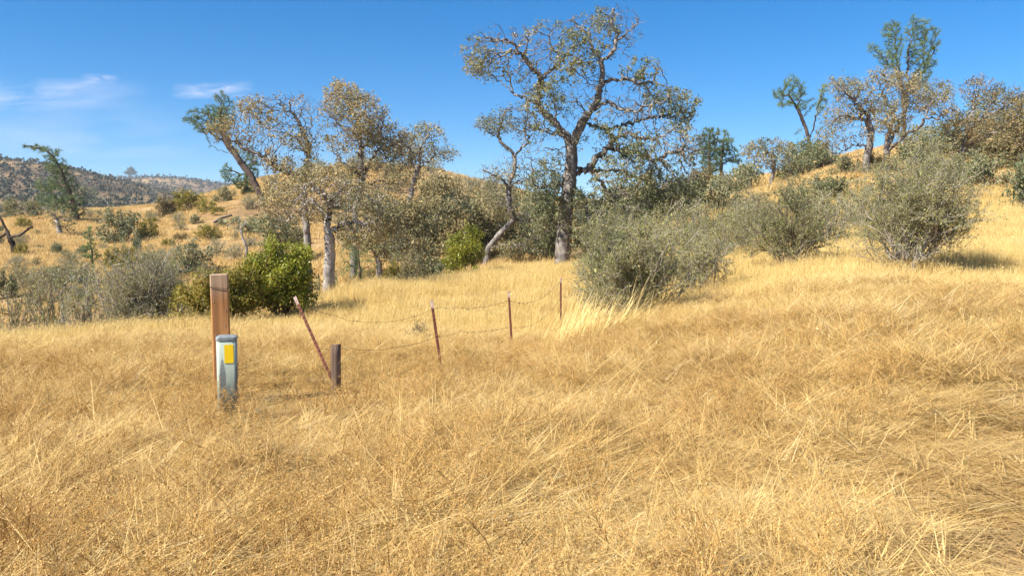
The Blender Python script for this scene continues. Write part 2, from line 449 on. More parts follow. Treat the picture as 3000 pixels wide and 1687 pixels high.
def tubes(pos, par, rad, main, k_thick=9, thick=0.05, k_mid=5, mid=0.015, knob=0.1):
    dirs = np.zeros_like(pos)
    has = par >= 0
    dirs[has] = unit(pos[has] - pos[par[has]])
    roots = np.where(~has)[0]
    for r_ in roots:
        ch = np.where(par == r_)[0]
        if len(ch): dirs[r_] = dirs[ch[0]]
    ref = np.array([0.83, 0.51, 0.22])
    V, Q, off = [], [], 0
    idx = np.where(has)[0]
    for k, sel in ((k_thick, idx[rad[idx] >= thick]), (k_mid, idx[(rad[idx] < thick) & (rad[idx] >= mid)]), (3, idx[rad[idx] < mid])):
        if len(sel) == 0: continue
        ang = np.arange(k) * 2 * math.pi / k
        ph = nz3(pos, 1.3, 1.0)[:, None] * 2.5; ph2 = nz3(pos, 2.9, 4.0)[:, None] * 3
        noise = 1 + knob * (np.sin(2 * ang[None] + ph) + 0.7 * np.sin(3 * ang[None] + ph2)) * (1.0 if k > 3 else 0.0) + (rng.normal(0, knob * 0.15, (len(pos), k)) if k > 3 else 0)
        pa = par[sel]; ismain = main[pa] == sel
        d0 = np.where(ismain[:, None], dirs[pa], dirs[sel]); r0 = np.where(ismain, rad[pa], np.minimum(rad[pa], rad[sel] * 1.2))
        def ring(c, d, r, nz):
            u = unit(np.cross(d, ref)); v = np.cross(d, u)
            return c[:, None] + (r[:, None] * nz)[..., None] * (u[:, None] * np.cos(ang)[None, :, None] + v[:, None] * np.sin(ang)[None, :, None])
        bb = ring(pos[sel], dirs[sel], rad[sel], noise[sel]); m = len(sel)
        where = np.full(len(pos), -1); where[sel] = np.arange(m)
        shared = ismain & (where[pa] >= 0)                 # runs on from the ring below it
        own = np.where(~shared)[0]
        aa = ring(pos[pa][own], d0[own], r0[own], np.where(ismain[own][:, None], noise[pa[own]], noise[sel[own]]))
        V.append(np.concatenate([bb, aa]).reshape(-1, 3))
        start = np.empty(m, int); start[shared] = where[pa[shared]] * k; start[own] = (m + np.arange(len(own))) * k
        j = np.arange(k)[None]; j2 = (j + 1) % k; s_ = off + start[:, None]; e_ = off + np.arange(m)[:, None] * k
        Q.append(np.stack([s_ + j, s_ + j2, e_ + j2, e_ + j], -1).reshape(-1, 4))
        off += (m + len(own)) * k
    return np.concatenate(V), np.concatenate(Q)

def leaves(c, size, aspect=0.55, upb=0.5, tint=None, fold=0.25, sv=0.35):
    n = len(c)
    nm = unit(rng.normal(0, 1, (n, 3)) + np.array([0, 0, upb]))
    a = unit(np.cross(nm, rng.normal(0, 1, (n, 3)))); b = np.cross(nm, a)
    s = size * np.exp(rng.normal(0, sv, n))[:, None]
    v = np.stack([c + a * s * 0.5, c + b * s * aspect * 0.5 + nm * s * fold * 0.5, c - a * s * 0.5, c - b * s * aspect * 0.5 + nm * s * fold * 0.5], 1)
    q_ = np.arange(n)[:, None] * 4 + np.arange(4)[None]
    if tint is None: tint = rng.random(n)
    return v.reshape(-1, 3), q_, np.repeat(tint, 4)

def needles(p, d, per, L, w, up=0.35, spread=0.75):
    n = len(p) * per
    pp = np.repeat(p, per, 0); dd = np.repeat(d, per, 0)
    v = unit(dd + np.array([0, 0, up]) + rng.normal(0, spread, (n, 3)))
    s = unit(np.cross(v, rng.normal(0, 1, (n, 3))))
    ln = L * rng.uniform(0.6, 1.1, n)[:, None]
    base = pp + v * 0.02 - dd * rng.uniform(0, 0.25, n)[:, None] * L
    V = np.stack([base - s * w * 0.5, base + s * w * 0.5, base + v * ln], 1)
    t = np.repeat(np.clip(rng.random(len(p)) * 0.6, 0, 1), per) + rng.random(n) * 0.4
    return V.reshape(-1, 3), np.arange(n * 3).reshape(-1, 3), np.repeat(t, 3)

def nz3(p, s, seed=0.0):
    x, y, z = (p * s + seed).T
    return (np.sin(x + 1.7 * np.sin(y * 1.3 + seed)) * np.cos(y + 1.1 * np.sin(z * 1.7)) + np.sin(z * 1.2 + 2.1 * np.sin(x * 0.8 + 1))) * 0.5

def px_tree(name, label, cat, Y, base, trunk, limbs, ells, natt, step, r_base, r_tip=0.006, bark='oak_bark', leafm='oak_leaf',
            kill=None, infl=None, jit=0.35, leaf=0.08, per=5, leaf_spread=0.12, bare=-0.6, rd=None, kind='oak', grav=0.0, bare_fn=None, group=None,
            tint_add=0.0, needle=None, extra_trunks=(), thin=0.012, iters=90, max_nodes=9000, tint_fn=None):
    """a tree at depth Y whose trunk and limbs were measured in the photograph; twigs then fill the crown's volume"""
    m_px = Y / F * (1.0 / math.cos(PITCH))
    bx = P(base[0], base[1], Y)
    bz = z1(bx[0], bx[1])
    B = np.array([bx[0], bx[1], bz])
    loc = lambda px, py, dy=0.0: P(px, py, Y + dy) - B
    sk = Skel()
    t0 = loc(*base); t0[2] = -0.25
    sk.polyline([t0] + [loc(*p) for p in trunk], step, 0.12)
    for et in extra_trunks:
        pts = [loc(*p) for p in et]
        k0 = len(sk.pos)
        sk.polyline(pts, step, 0.15)
    if rd is None: rd = max(e[2] for e in ells) * m_px * 1.1
    for lb in limbs:
        a = np.array(sk.pos); p0 = loc(*lb[0]); 
        # attach by what lies nearest in the picture plane
        dd = (a[:, 0] - p0[0]) ** 2 + (a[:, 2] - p0[2]) ** 2; at_ = int(dd.argmin()); dy = a[at_, 1]
        slope = rng.uniform(-0.55, 0.55); pts = [a[at_]]; run = 0.0
        for u, v in zip(lb[:-1], lb[1:]):
            run += math.hypot(v[0] - u[0], v[1] - u[1]) * m_px
            yy = np.clip(dy + slope * run, -rd, rd)
            pts.append(loc(v[0], v[1], yy))
        sk.polyline(pts, step, 0.42, attach=at_)
    area = np.array([e[2] * e[3] for e in ells], float); area /= area.sum()
    A = []
    for e, f in zip(ells, area):
        n = max(6, int(natt * f))
        c = loc(e[0], e[1], e[4] if len(e) > 4 else rng.uniform(-0.35, 0.35) * rd)
        u = unit(rng.normal(0, 1, (n, 3))) * (rng.random(n) ** (1 / 2.4))[:, None]
        er = np.array([e[2] * m_px, min(rd, 0.9 * max(e[2], e[3]) * m_px + 0.3), e[3] * m_px])
        A.append(c + u * er)
    A = np.concatenate(A)
    pos, par = colonize(sk, A, step, kill or step * 1.6, infl or step * 9, jit, iters, max_nodes, grav)
    rad, main, tips = radii(pos, par, r_tip, r_base)
    root = thing(name, label, cat, B, group)
    V, Q = tubes(pos, par, rad, main)
    link('trunk', make_mesh(name + '_trunk', V, [Q], M[bark]), root)
    th_ = np.where(rad < max(thin, r_tip * 1.9))[0]
    th_ = th_[th_ > 3]
    if needle is None:
        dens = 0.6 * nz3(pos[th_] + B * 0.13, 1.1, B[0]) + 0.4 * nz3(pos[th_] + B * 0.31, 3.1, B[1])
        ends = np.where(tips[th_], 0.25, -0.12); dens = dens + ends + rng.normal(0, 0.12, len(th_))
        if bare_fn is not None: dens = dens + bare_fn(pos[th_])
        th_ = th_[dens > bare]
        c = np.repeat(pos[th_], per, 0); c = c + rng.normal(0, leaf_spread, c.shape)
        t = np.clip(0.5 + 0.28 * np.repeat(nz3(pos[th_], 1.6, B[1]), per) + rng.normal(0, 0.2, len(c)) + tint_add, 0, 1)
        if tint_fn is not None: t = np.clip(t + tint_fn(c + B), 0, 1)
        v, q_, tt = leaves(c, leaf, tint=t)
        link('crown', make_mesh(name + '_crown', v, [q_], M[leafm], tt, False), root)
    else:
        pn, L_, w_ = needle
        d = unit(pos[th_] - pos[par[th_]])
        v, q_, tt = needles(pos[th_], d, pn, L_, w_)
        link('crown', make_mesh(name + '_crown', v, [q_], M[leafm], tt, False), root)
    return root

def tip_growth(n_stems, height, width, step, spawn, spread, wander, up, levels, rad0=0.0, seed_dirs=None, asym=0.0, vee=0.0):
    """stems that rise from one foot and fork; returns nodes"""
    pos = [np.zeros(3)]; par = [-1]
    ang = rng.uniform(0, 2 * math.pi, n_stems); tilt = np.abs(rng.normal(0, spread, n_stems)).clip(0, 1.35)
    d = np.stack([np.sin(tilt) * np.cos(ang) + asym, np.sin(tilt) * np.sin(ang), np.cos(tilt)], -1); d = unit(d)
    # how far a stem may run: to an ellipsoid standing on the ground
    a, c = width / 2, height
    def limit(dv):
        return 1 / np.sqrt((dv[:, 0] ** 2 + dv[:, 1] ** 2) / a ** 2 + dv[:, 2] ** 2 / c ** 2)
    P_ = np.stack([np.cos(ang), np.sin(ang), np.zeros(n_stems)], -1) * rad0 * rng.random((n_stems, 1))
    ids = []
    for k in range(n_stems):
        pos.append(P_[k] + d[k] * 0.02); par.append(0); ids.append(len(pos) - 1)
    ids = np.array(ids); X = np.array([pos[i] for i in ids]); lev = np.zeros(n_stems, int)
    life = limit(d) * rng.uniform(0.55, 1.2, n_stems) / step
    age = np.zeros(n_stems)
    allp = [np.array(pos)]; allpar = list(par); cnt = len(pos)
    for it in range(int(max(life) * 1.5) + 2):
        if len(X) == 0: break
        d = unit(d + rng.normal(0, wander, d.shape) + np.array([0, 0, up]))
        X = X + d * step
        X[:, 2] = np.maximum(X[:, 2], 0.02)
        allp.append(X.copy()); allpar += list(ids); ids = cnt + np.arange(len(X)); cnt += len(X)
        age += 1
        frac = age / np.maximum(life, 1)
        sp = (rng.random(len(X)) < spawn * np.clip(frac * 2.2, 0.15, 1.2)) & (lev < levels)
        nd_ = unit(d[sp] + rng.normal(0, 0.75, (sp.sum(), 3)) + np.array([0, 0, 0.1]))
        nl = np.maximum(3, (life[sp] - age[sp]) * rng.uniform(0.6, 1.1, sp.sum()) * 0.8 + 2)
        ins = ((X[:, 0] / a) ** 2 + (X[:, 1] / a) ** 2 + (X[:, 2] / c) ** 2) < (1.5 if vee else 1.15)
        if vee:
            ra = np.hypot(X[:, 0], X[:, 1]); az_ = np.arctan2(X[:, 1], X[:, 0])
            lob = 1 + 0.2 * np.sin(az_ * 3 + width * 7) + 0.16 * np.sin(az_ * 7 + height * 9 + X[:, 2] * 3)
            ins &= (ra < a * lob * np.clip(vee + X[:, 2] / (0.5 * c), 0, 1)) | (age < 6)
        keep = (age < life) & ins
        X = np.concatenate([X[keep], X[sp]]); d = np.concatenate([d[keep], nd_]); ids = np.concatenate([ids[keep], ids[sp]])
        life = np.concatenate([life[keep], nl]); age = np.concatenate([age[keep], np.zeros(sp.sum())]); lev = np.concatenate([lev[keep], lev[sp] + 1])
        if cnt > 22000: break
    return np.concatenate(allp), np.array(allpar, int)

def shrub_parts(name, height, width, n_stems=26, step=0.06, spawn=0.16, spread=0.62, wander=0.14, up=0.03, levels=3, r_base=None, r_tip=0.0034,
                twig='shrub_twig', leafm='shrub_leaf', leaf=0.022, per=2, outer=0.25, leaf_spread=0.03, rad0=0.12, asym=0.0, tint_add=0.0, aspect=0.55, stem_r=0.014, vee=0.0):
    pos, par = tip_growth(n_stems, height, width, step, spawn, spread, wander, up, levels, rad0, asym=asym, vee=vee)
    rad, main, tips = radii(pos, par, r_tip, 0.05, e=2.3)
    rad = np.minimum(rad, stem_r * (1 + 0.6 * rng.random(len(rad)))); 
    V, Q = tubes(pos, par, rad, main, k_thick=6, thick=0.05, k_mid=4, mid=stem_r * 0.6, knob=0.05)
    bm_ = make_mesh(name + '_stems', V, [Q], M[twig])
    rel = np.sqrt((pos[:, 0] / (width / 2)) ** 2 + (pos[:, 1] / (width / 2)) ** 2 + (pos[:, 2] / height) ** 2)
    sel = np.where((rad < r_tip * 2.6) & (rel > outer))[0]
    if vee: sel = sel[pos[sel, 2] > height * 0.16 * rng.random(len(sel)) + 0.1 * height]
    c = np.repeat(pos[sel], per, 0) + rng.normal(0, leaf_spread, (len(sel) * per, 3))
    c[:, 2] = np.maximum(c[:, 2], 0.03)
    t = np.clip(0.5 + 0.25 * nz3(c, 3.0, width) + rng.normal(0, 0.22, len(c)) + tint_add, 0, 1)
    v, q_, tt = leaves(c, leaf, aspect=aspect, tint=t)
    lm_ = make_mesh(name + '_foliage', v, [q_], M[leafm], tt, False)
    return bm_, lm_
def shrub(name, label, loc, parts, rz=0.0, scale=(1, 1, 1), group=None, cat='bush'):
    r = thing(name, label, cat, loc, group, rz, scale)
    link('stems', parts[0], r); link('foliage', parts[1], r)
    return r

# ------------------------------------------------------------------ the big oak and its neighbours
def SP(*a):  # a crown patch: centre, half-width, half-height in photo pixels
    return a
px_tree('big_oak', 'tallest oak, gnarled and half bare, with thick white-grey trunk beside the tangled grey bush', 'tree', 36.0, (1645, 776),
    [(1651, 702), (1657, 621), (1666, 559), (1673, 497), (1673, 435), (1660, 397)],
    [[(1660, 397), (1623, 354), (1573, 304), (1511, 279), (1480, 248), (1443, 230), (1405, 199), (1368, 192)],
     [(1573, 304), (1579, 261), (1586, 230), (1548, 186), (1505, 130)],
     [(1586, 230), (1604, 214), (1648, 180), (1610, 124), (1623, 75)],
     [(1511, 279), (1490, 225), (1488, 170), (1440, 120)],
     [(1660, 397), (1604, 385), (1567, 373), (1530, 376)],
     [(1673, 435), (1704, 360), (1735, 317), (1772, 304), (1781, 295)],
     [(1735, 317), (1753, 286), (1763, 236), (1763, 180), (1797, 149), (1809, 106), (1791, 62), (1797, 25)],
     [(1763, 180), (1735, 143), (1722, 99), (1685, 68), (1673, 45)],
     [(1809, 106), (1850, 90), (1872, 55)],
     [(1763, 236), (1828, 230), (1878, 245), (1915, 236), (1934, 199)],
     [(1781, 295), (1809, 317), (1859, 329), (1900, 310), (1946, 298), (1983, 261)],
     [(1704, 360), (1747, 373), (1797, 379), (1847, 360), (1896, 348), (1958, 338), (2014, 348)],
     [(1673, 515), (1722, 497), (1760, 453), (1791, 429), (1815, 441), (1871, 447), (1921, 472), (1971, 447), (2014, 435)],
     [(1791, 429), (1800, 402), (1850, 392), (1890, 410), (1940, 400)],
     [(1722, 497), (1772, 503), (1822, 503), (1878, 522), (1921, 553), (1965, 590)],
     [(1735, 503), (1766, 540), (1791, 571), (1806, 609), (1815, 652)],
     [(1666, 559), (1640, 540), (1600, 545), (1570, 560)], [(1657, 621), (1690, 600), (1720, 610)]],
    [SP(1470, 150, 130, 70), SP(1420, 200, 80, 35), SP(1600, 130, 90, 70), SP(1680, 170, 80, 80), SP(1800, 80, 95, 70), SP(1700, 80, 60, 50), SP(1880, 225, 80, 65), SP(1930, 310, 125, 60),
     SP(1800, 330, 110, 60), SP(1610, 300, 100, 60), SP(1590, 380, 70, 40), SP(1900, 430, 160, 80), SP(2000, 440, 80, 80), SP(1980, 540, 100, 60), SP(1830, 530, 100, 60), SP(1680, 400, 50, 40),
     SP(1590, 570, 70, 80), SP(1710, 610, 55, 60), SP(1780, 590, 70, 50), SP(1550, 220, 60, 50), SP(1740, 250, 60, 60), SP(1580, 470, 70, 60), SP(1620, 640, 70, 50), SP(1740, 660, 70, 60), SP(1860, 610, 90, 60), SP(1960, 610, 70, 40)],
    9500, 0.125, 0.33, r_tip=0.0085, leaf=0.09, per=11, bare=0.31, rd=3.6, jit=0.5, max_nodes=22000, kill=0.17, infl=1.3, leafm='oak_leaf_green', bark='oak_bark', leaf_spread=0.085,
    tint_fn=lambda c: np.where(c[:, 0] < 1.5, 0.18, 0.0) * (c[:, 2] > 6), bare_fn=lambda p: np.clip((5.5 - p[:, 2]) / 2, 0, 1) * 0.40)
px_tree('crooked_oak', 'small crooked oak leaning behind the left of the tallest oak, thin bare top', 'tree', 38.5, (1418, 762),
    [(1431, 729), (1474, 676), (1505, 645), (1490, 600), (1490, 540), (1508, 493), (1508, 462)],
    [[(1505, 645), (1536, 642), (1580, 645), (1625, 673)], [(1431, 729), (1474, 717), (1530, 717), (1567, 726), (1580, 751)],
     [(1508, 462), (1483, 431), (1459, 400), (1440, 392), (1415, 373), (1387, 370)], [(1459, 400), (1461, 379), (1470, 345), (1490, 320)],
     [(1508, 462), (1527, 431), (1549, 419), (1577, 406)], [(1549, 419), (1540, 385), (1555, 372)],
     [(1490, 540), (1452, 515), (1418, 499)], [(1490, 545), (1530, 530), (1570, 545)]],
    [SP(1450, 365, 70, 30), SP(1500, 340, 60, 35), SP(1545, 380, 45, 35), SP(1435, 510, 50, 30), SP(1480, 510, 50, 50), SP(1540, 530, 70, 45), SP(1470, 590, 70, 55), SP(1500, 720, 60, 22), SP(1560, 620, 60, 40)],
    3000, 0.13, 0.16, r_tip=0.0085, leaf=0.08, per=9, bare=0.1, rd=2.2, jit=0.42, bark='oak_bark', tint_add=0.0)
px_tree('white_trunk_oak', 'oak with straight pale trunk forking low, standing right of the brightest green bush', 'tree', 26.0, (961, 868),
    [(962, 804), (966, 747), (965, 705), (962, 690)],
    [[(962, 690), (954, 654), (968, 620), (966, 597)], [(965, 640), (928, 600), (900, 583), (850, 590)], [(966, 597), (985, 570), (1010, 545)],
     [(966, 690), (976, 675), (996, 660), (1019, 648), (1058, 654), (1098, 654), (1140, 657)], [(1098, 654), (1109, 634), (1105, 600), (1120, 580)], [(966, 600), (945, 560), (900, 540)],
     [(900, 583), (850, 640), (830, 650)]],
    [SP(870, 580, 110, 55), SP(990, 560, 100, 55), SP(815, 615, 60, 35), SP(1080, 610, 100, 50), SP(1060, 680, 80, 40), SP(940, 520, 80, 45), SP(880, 625, 70, 25), SP(1010, 600, 80, 30), SP(1130, 650, 50, 50)],
    5200, 0.10, 0.165, r_tip=0.006, leaf=0.068, per=11, bare=-0.12, rd=1.6, jit=0.4, bark='oak_bark_pale', leaf_spread=0.10, tint_add=0.12)
px_tree('spreading_oak', 'oak whose long bare limbs reach left across the leaning pine', 'tree', 38.0, (905, 775),
    [(900, 700), (893, 620), (890, 560), (888, 514)],
    [[(888, 514), (845, 509), (806, 485), (763, 456), (729, 442)], [(888, 514), (908, 485), (898, 456), (908, 432), (913, 403), (913, 359)], [(898, 456), (869, 403), (821, 388), (763, 367)],
     [(821, 388), (800, 340), (770, 310)], [(908, 432), (880, 370), (850, 320)], [(729, 442), (690, 420), (650, 390)]],
    [SP(755, 320, 60, 42), SP(860, 310, 85, 42), SP(840, 390, 100, 50), SP(720, 420, 60, 55), SP(905, 400, 40, 60), SP(660, 385, 55, 45), SP(790, 470, 70, 35), SP(870, 500, 60, 40)],
    4200, 0.13, 0.17, r_tip=0.0085, leaf=0.085, per=10, bare=0.16, rd=2.6, jit=0.4, tint_add=0.2, leaf_spread=0.10)
px_tree('golden_oak', 'tall brown-gold oak with dark upright stem rising behind the pale forked trunk', 'tree', 42.0, (1035, 790),
    [(1038, 700), (1041, 608), (1056, 577), (1058, 555), (1061, 524), (1058, 478), (1055, 442)],
    [[(1055, 442), (1050, 393), (1045, 355), (1020, 310), (992, 260), (985, 235)], [(1061, 524), (1082, 480), (1110, 440), (1160, 425), (1200, 430)], [(1055, 442), (1090, 400), (1120, 370)],
     [(1050, 393), (1000, 370), (970, 340)], [(1061, 524), (1030, 500), (1000, 480)], [(1058, 555), (1110, 530), (1160, 540)], [(1045, 355), (1070, 310), (1075, 280)]],
    [SP(1005, 280, 65, 45), SP(1045, 330, 95, 60), SP(1100, 400, 115, 60), SP(1005, 400, 75, 60), SP(1150, 460, 95, 45), SP(1060, 500, 95, 45), SP(980, 330, 50, 60), SP(1130, 540, 80, 50)],
    5200, 0.135, 0.18, r_tip=0.0085, leaf=0.09, per=10, bare=0.0, rd=2.8, jit=0.4, tint_add=0.2, leaf_spread=0.11, leafm='oak_leaf', max_nodes=10000)
px_tree('hillside_oak', 'oak on the hilltop whose right branches reach into open sky left of the tallest oak', 'tree', 66.0, (1198, 660),
    [(1198, 601), (1205, 560), (1222, 500)],
    [[(1222, 500), (1227, 461), (1240, 420), (1256, 393)], [(1222, 500), (1250, 475), (1280, 456), (1323, 442)], [(1222, 500), (1190, 450)]],
    [SP(1250, 385, 50, 32), SP(1200, 440, 60, 50), SP(1310, 450, 42, 22), SP(1180, 520, 70, 50), SP(1255, 440, 40, 30)],
    1800, 0.22, 0.22, r_tip=0.010, leaf=0.13, per=10, bare=-0.5, rd=3.4, leaf_spread=0.2, thin=0.02, tint_add=0.05)
px_tree('thicket_oak', 'broad dense tan-leaved oak filling the gap behind the dark green sapling pine', 'tree', 41.0, (1265, 800),
    [(1266, 740), (1268, 700), (1262, 660)],
    [[(1268, 700), (1220, 680), (1170, 660)], [(1262, 660), (1300, 620)], [(1262, 660), (1230, 610)], [(1268, 720), (1330, 690)]],
    [SP(1180, 690, 110, 65), SP(1265, 640, 110, 70), SP(1220, 730, 110, 40), SP(1320, 690, 70, 60), SP(1180, 620, 60, 40)],
    3400, 0.15, 0.2, leaf=0.10, per=16, bare=-0.8, rd=2.5, leaf_spread=0.16, tint_add=0.08)
px_tree('round_oak', 'round-topped yellowish oak on the slope below the hilltop scrub', 'tree', 52.0, (1300, 720),
    [(1300, 660), (1295, 610)], [[(1295, 620), (1270, 580)], [(1295, 610), (1320, 570)]],
    [SP(1290, 560, 75, 55), SP(1320, 600, 70, 45), SP(1260, 600, 50, 45)],
    1800, 0.17, 0.2, r_tip=0.008, leaf=0.12, per=16, bare=-0.8, rd=2.4, leaf_spread=0.17, thin=0.016, tint_add=0.16)
px_tree('low_oak', 'low green-brown oak crowded against the crooked oak, hiding its own trunk', 'tree', 44.0, (1390, 775),
    [(1390, 720), (1392, 680)], [[(1392, 690), (1360, 640)], [(1392, 680), (1430, 640)]],
    [SP(1385, 650, 85, 65), SP(1420, 690, 70, 60), SP(1350, 700, 60, 55), SP(1440, 600, 60, 45)],
    2600, 0.16, 0.2, leaf=0.105, per=16, bare=-0.8, rd=2.4, leaf_spread=0.16, tint_add=0.0)

# right-hand slope
px_tree('arching_oak', 'slope oak with pale low limb sweeping left, below the two-stemmed leaning pine', 'tree', 48.0, (2537, 514),
    [(2539, 465), (2547, 432), (2553, 386), (2541, 353)],
    [[(2541, 353), (2524, 324), (2504, 295), (2462, 262)], [(2547, 432), (2528, 424), (2483, 436), (2437, 453)], [(2541, 353), (2495, 341), (2458, 341), (2425, 366)], [(2541, 353), (2550, 310), (2560, 290)]],
    [SP(2480, 255, 65, 35), SP(2465, 340, 70, 50), SP(2440, 395, 50, 40), SP(2545, 300, 40, 50), SP(2500, 400, 60, 30)],
    2800, 0.17, 0.2, r_tip=0.009, leaf=0.1, per=8, bare=0.02, rd=2.6, thin=0.018, jit=0.42, tint_add=0.12)
px_tree('forked_oak', 'slope oak with two dark stems splitting at the ground, before the twin-topped pine', 'tree', 55.0, (2599, 475),
    [(2599, 440), (2599, 407), (2620, 340)],
    [[(2599, 420), (2632, 374), (2648, 324)], [(2599, 450), (2624, 424), (2657, 390), (2702, 366), (2719, 324), (2735, 290)], [(2702, 366), (2750, 350), (2770, 330)], [(2620, 340), (2590, 290), (2575, 240)], [(2648, 324), (2660, 280)]],
    [SP(2590, 235, 60, 40), SP(2650, 300, 80, 60), SP(2720, 280, 75, 50), SP(2760, 330, 45, 40), SP(2600, 340, 55, 55), SP(2660, 240, 60, 30)],
    3400, 0.17, 0.21, r_tip=0.0095, leaf=0.105, per=10, bare=-0.05, rd=2.8, thin=0.019, jit=0.42, tint_add=0.1)
px_tree('reddish_oak', 'slope oak with a bare reddish twig top, rightmost of the hilltop oaks', 'tree', 55.0, (2818, 485),
    [(2818, 450), (2830, 410), (2847, 378)],
    [[(2847, 378), (2888, 337), (2910, 290), (2917, 265)], [(2847, 378), (2851, 320), (2851, 283), (2864, 233)], [(2830, 420), (2800, 400), (2770, 400)], [(2888, 337), (2950, 310), (2985, 280)], [(2830, 430), (2900, 400), (2960, 350)]],
    [SP(2870, 265, 60, 45), SP(2920, 290, 70, 50), SP(2840, 370, 75, 45), SP(2950, 390, 75, 60), SP(2985, 300, 50, 45), SP(2900, 430, 80, 40), SP(2790, 350, 40, 35)],
    3600, 0.17, 0.2, r_tip=0.0095, leaf=0.11, per=10, bare=-0.1, rd=3.2, thin=0.019, leafm='oak_leaf_brown', jit=0.42)
px_tree('brown_oak', 'dense brown oak cut by the picture edge at far right of the slope', 'tree', 47.0, (3010, 560),
    [(3008, 500), (3000, 440), (2990, 400)], [[(2990, 420), (2950, 440)], [(2990, 400), (3030, 350)], [(3000, 450), (3060, 420)]],
    [SP(2975, 420, 75, 60), SP(3040, 380, 80, 80), SP(2960, 490, 70, 50), SP(3050, 470, 70, 60), SP(3010, 330, 60, 50)],
    2200, 0.17, 0.26, r_tip=0.009, leaf=0.11, per=13, bare=-0.8, rd=3.0, thin=0.018, leafm='oak_leaf_brown')
px_tree('bleached_oak', 'small sparse oak with whitish bare trunk on the golden bank, right of the tallest oak', 'tree', 62.0, (2255, 550),
    [(2267, 497), (2264, 447), (2262, 425)], [[(2264, 460), (2230, 430), (2205, 425)], [(2262, 440), (2290, 420), (2310, 425)], [(2267, 497), (2300, 485)]],
    [SP(2255, 425, 55, 26), SP(2205, 445, 40, 28), SP(2300, 450, 35, 32), SP(2245, 465, 45, 30)],
    900, 0.17, 0.15, r_tip=0.01, leaf=0.12, per=8, bare=-0.25, rd=2.0, thin=0.02, bark='oak_bark', jit=0.42)

# the belt of oaks between the meadow and the slope, and along the right skyline
def belt(label, Y, base, ells, natt=2400, mat='oak_leaf', ta=0.05, st=0.16, rb=0.16, leaf=0.10, per=13):
    cx = sum(e[0] for e in ells) / len(ells); cy = sum(e[1] for e in ells) / len(ells)
    k = Y / 44.0
    px_tree('belt_oak', label, 'tree', Y, base, [(base[0] + (cx - base[0]) * 0.3, base[1] * 0.6 + cy * 0.4), (base[0] + (cx - base[0]) * 0.6, base[1] * 0.35 + cy * 0.65)],
            [[(base[0] + (cx - base[0]) * 0.3, base[1] * 0.6 + cy * 0.4), (e[0], e[1])] for e in ells], ells, natt, st * k, rb * k, r_tip=0.008 * k, leaf=leaf * k, per=per, bare=-0.25, rd=2.4 * k,
            leaf_spread=0.13 * k, leafm=mat, tint_add=ta, thin=0.016 * k, jit=0.42)
belt('tan leaved oak directly right of the pale forked trunk, low over the sapling pine', 37, (1112, 805), [SP(1100, 640, 90, 65), SP(1060, 705, 70, 45), SP(1150, 720, 80, 50)], ta=0.12)
belt('olive tan oak behind the small bright bush at the meadow edge', 46, (1335, 780), [SP(1350, 610, 85, 60), SP(1300, 670, 80, 50), SP(1390, 690, 60, 40)])
belt('green brown oak filling the gap behind the crooked oak stem', 48, (1485, 770), [SP(1480, 610, 75, 65), SP(1535, 665, 80, 55), SP(1450, 690, 60, 40)], mat='oak_leaf_green')
belt('dark green oak hugging the left side of the thick grey trunk', 44, (1585, 770), [SP(1590, 620, 65, 65), SP(1575, 700, 70, 45)], 1800, 'oak_leaf_green', -0.05)
belt('dark green oak just right of the thick grey trunk, behind the fence bush', 45, (1722, 762), [SP(1715, 620, 65, 60), SP(1755, 690, 80, 55)], 1900, 'oak_leaf_green', -0.05)
belt('olive oak behind the long hanging bough', 50, (1862, 725), [SP(1850, 590, 85, 55), SP(1905, 645, 95, 50)], 2200, 'oak_leaf_green', 0.05)
belt('olive brown oak below the column-shaped pine', 56, (2012, 690), [SP(2005, 565, 85, 55), SP(2060, 620, 80, 45)], 2200, 'oak_leaf', 0.0)
belt('small brown-green oak left of the bleached oak, under the slim pine', 62, (2135, 640), [SP(2135, 540, 65, 40), SP(2170, 585, 55, 30)], 1400, 'oak_leaf_green', 0.1)
belt('grey-green oak right of the bleached oak on the golden bank', 64, (2325, 545), [SP(2320, 500, 60, 32), SP(2350, 480, 45, 28)], 1200, 'oak_leaf_green', 0.05)
belt('low wide oak spread along the bank under the arching oak', 54, (2450, 575), [SP(2420, 540, 80, 30), SP(2490, 535, 70, 30)], 1500, 'oak_leaf_green', 0.1)
belt('small green oak on the bank left of the bleached oak trunk', 66, (2195, 550), [SP(2190, 510, 50, 32)], 900, 'oak_leaf_green', 0.0)
belt('dark low oak at the foot of the leaning two-stemmed pine', 70, (2385, 520), [SP(2370, 450, 75, 40), SP(2420, 480, 60, 30)], 1500, 'oak_leaf_green', -0.05)
belt('olive oak between the forked oak and the reddish oak on the skyline', 66, (2720, 490), [SP(2700, 410, 90, 45), SP(2760, 420, 70, 45)], 1900, 'oak_leaf_green', 0.05)
belt('dense olive oak behind the reddish oak', 64, (2830, 490), [SP(2800, 395, 80, 50), SP(2880, 370, 85, 55), SP(2900, 300, 60, 40)], 2200, 'oak_leaf_green', 0.05)
belt('dense green-brown oak above the right edge of the largest fan-shaped bush', 58, (2930, 540), [SP(2950, 440, 90, 60), SP(2890, 470, 80, 50), SP(2960, 360, 60, 50)], 2200, 'oak_leaf_green', 0.12)
belt('grey-green oak low on the slope behind the brightest green bush', 56, (820, 760), [SP(800, 660, 60, 45), SP(850, 690, 60, 40)], 1300, 'oak_leaf_green', 0.1)

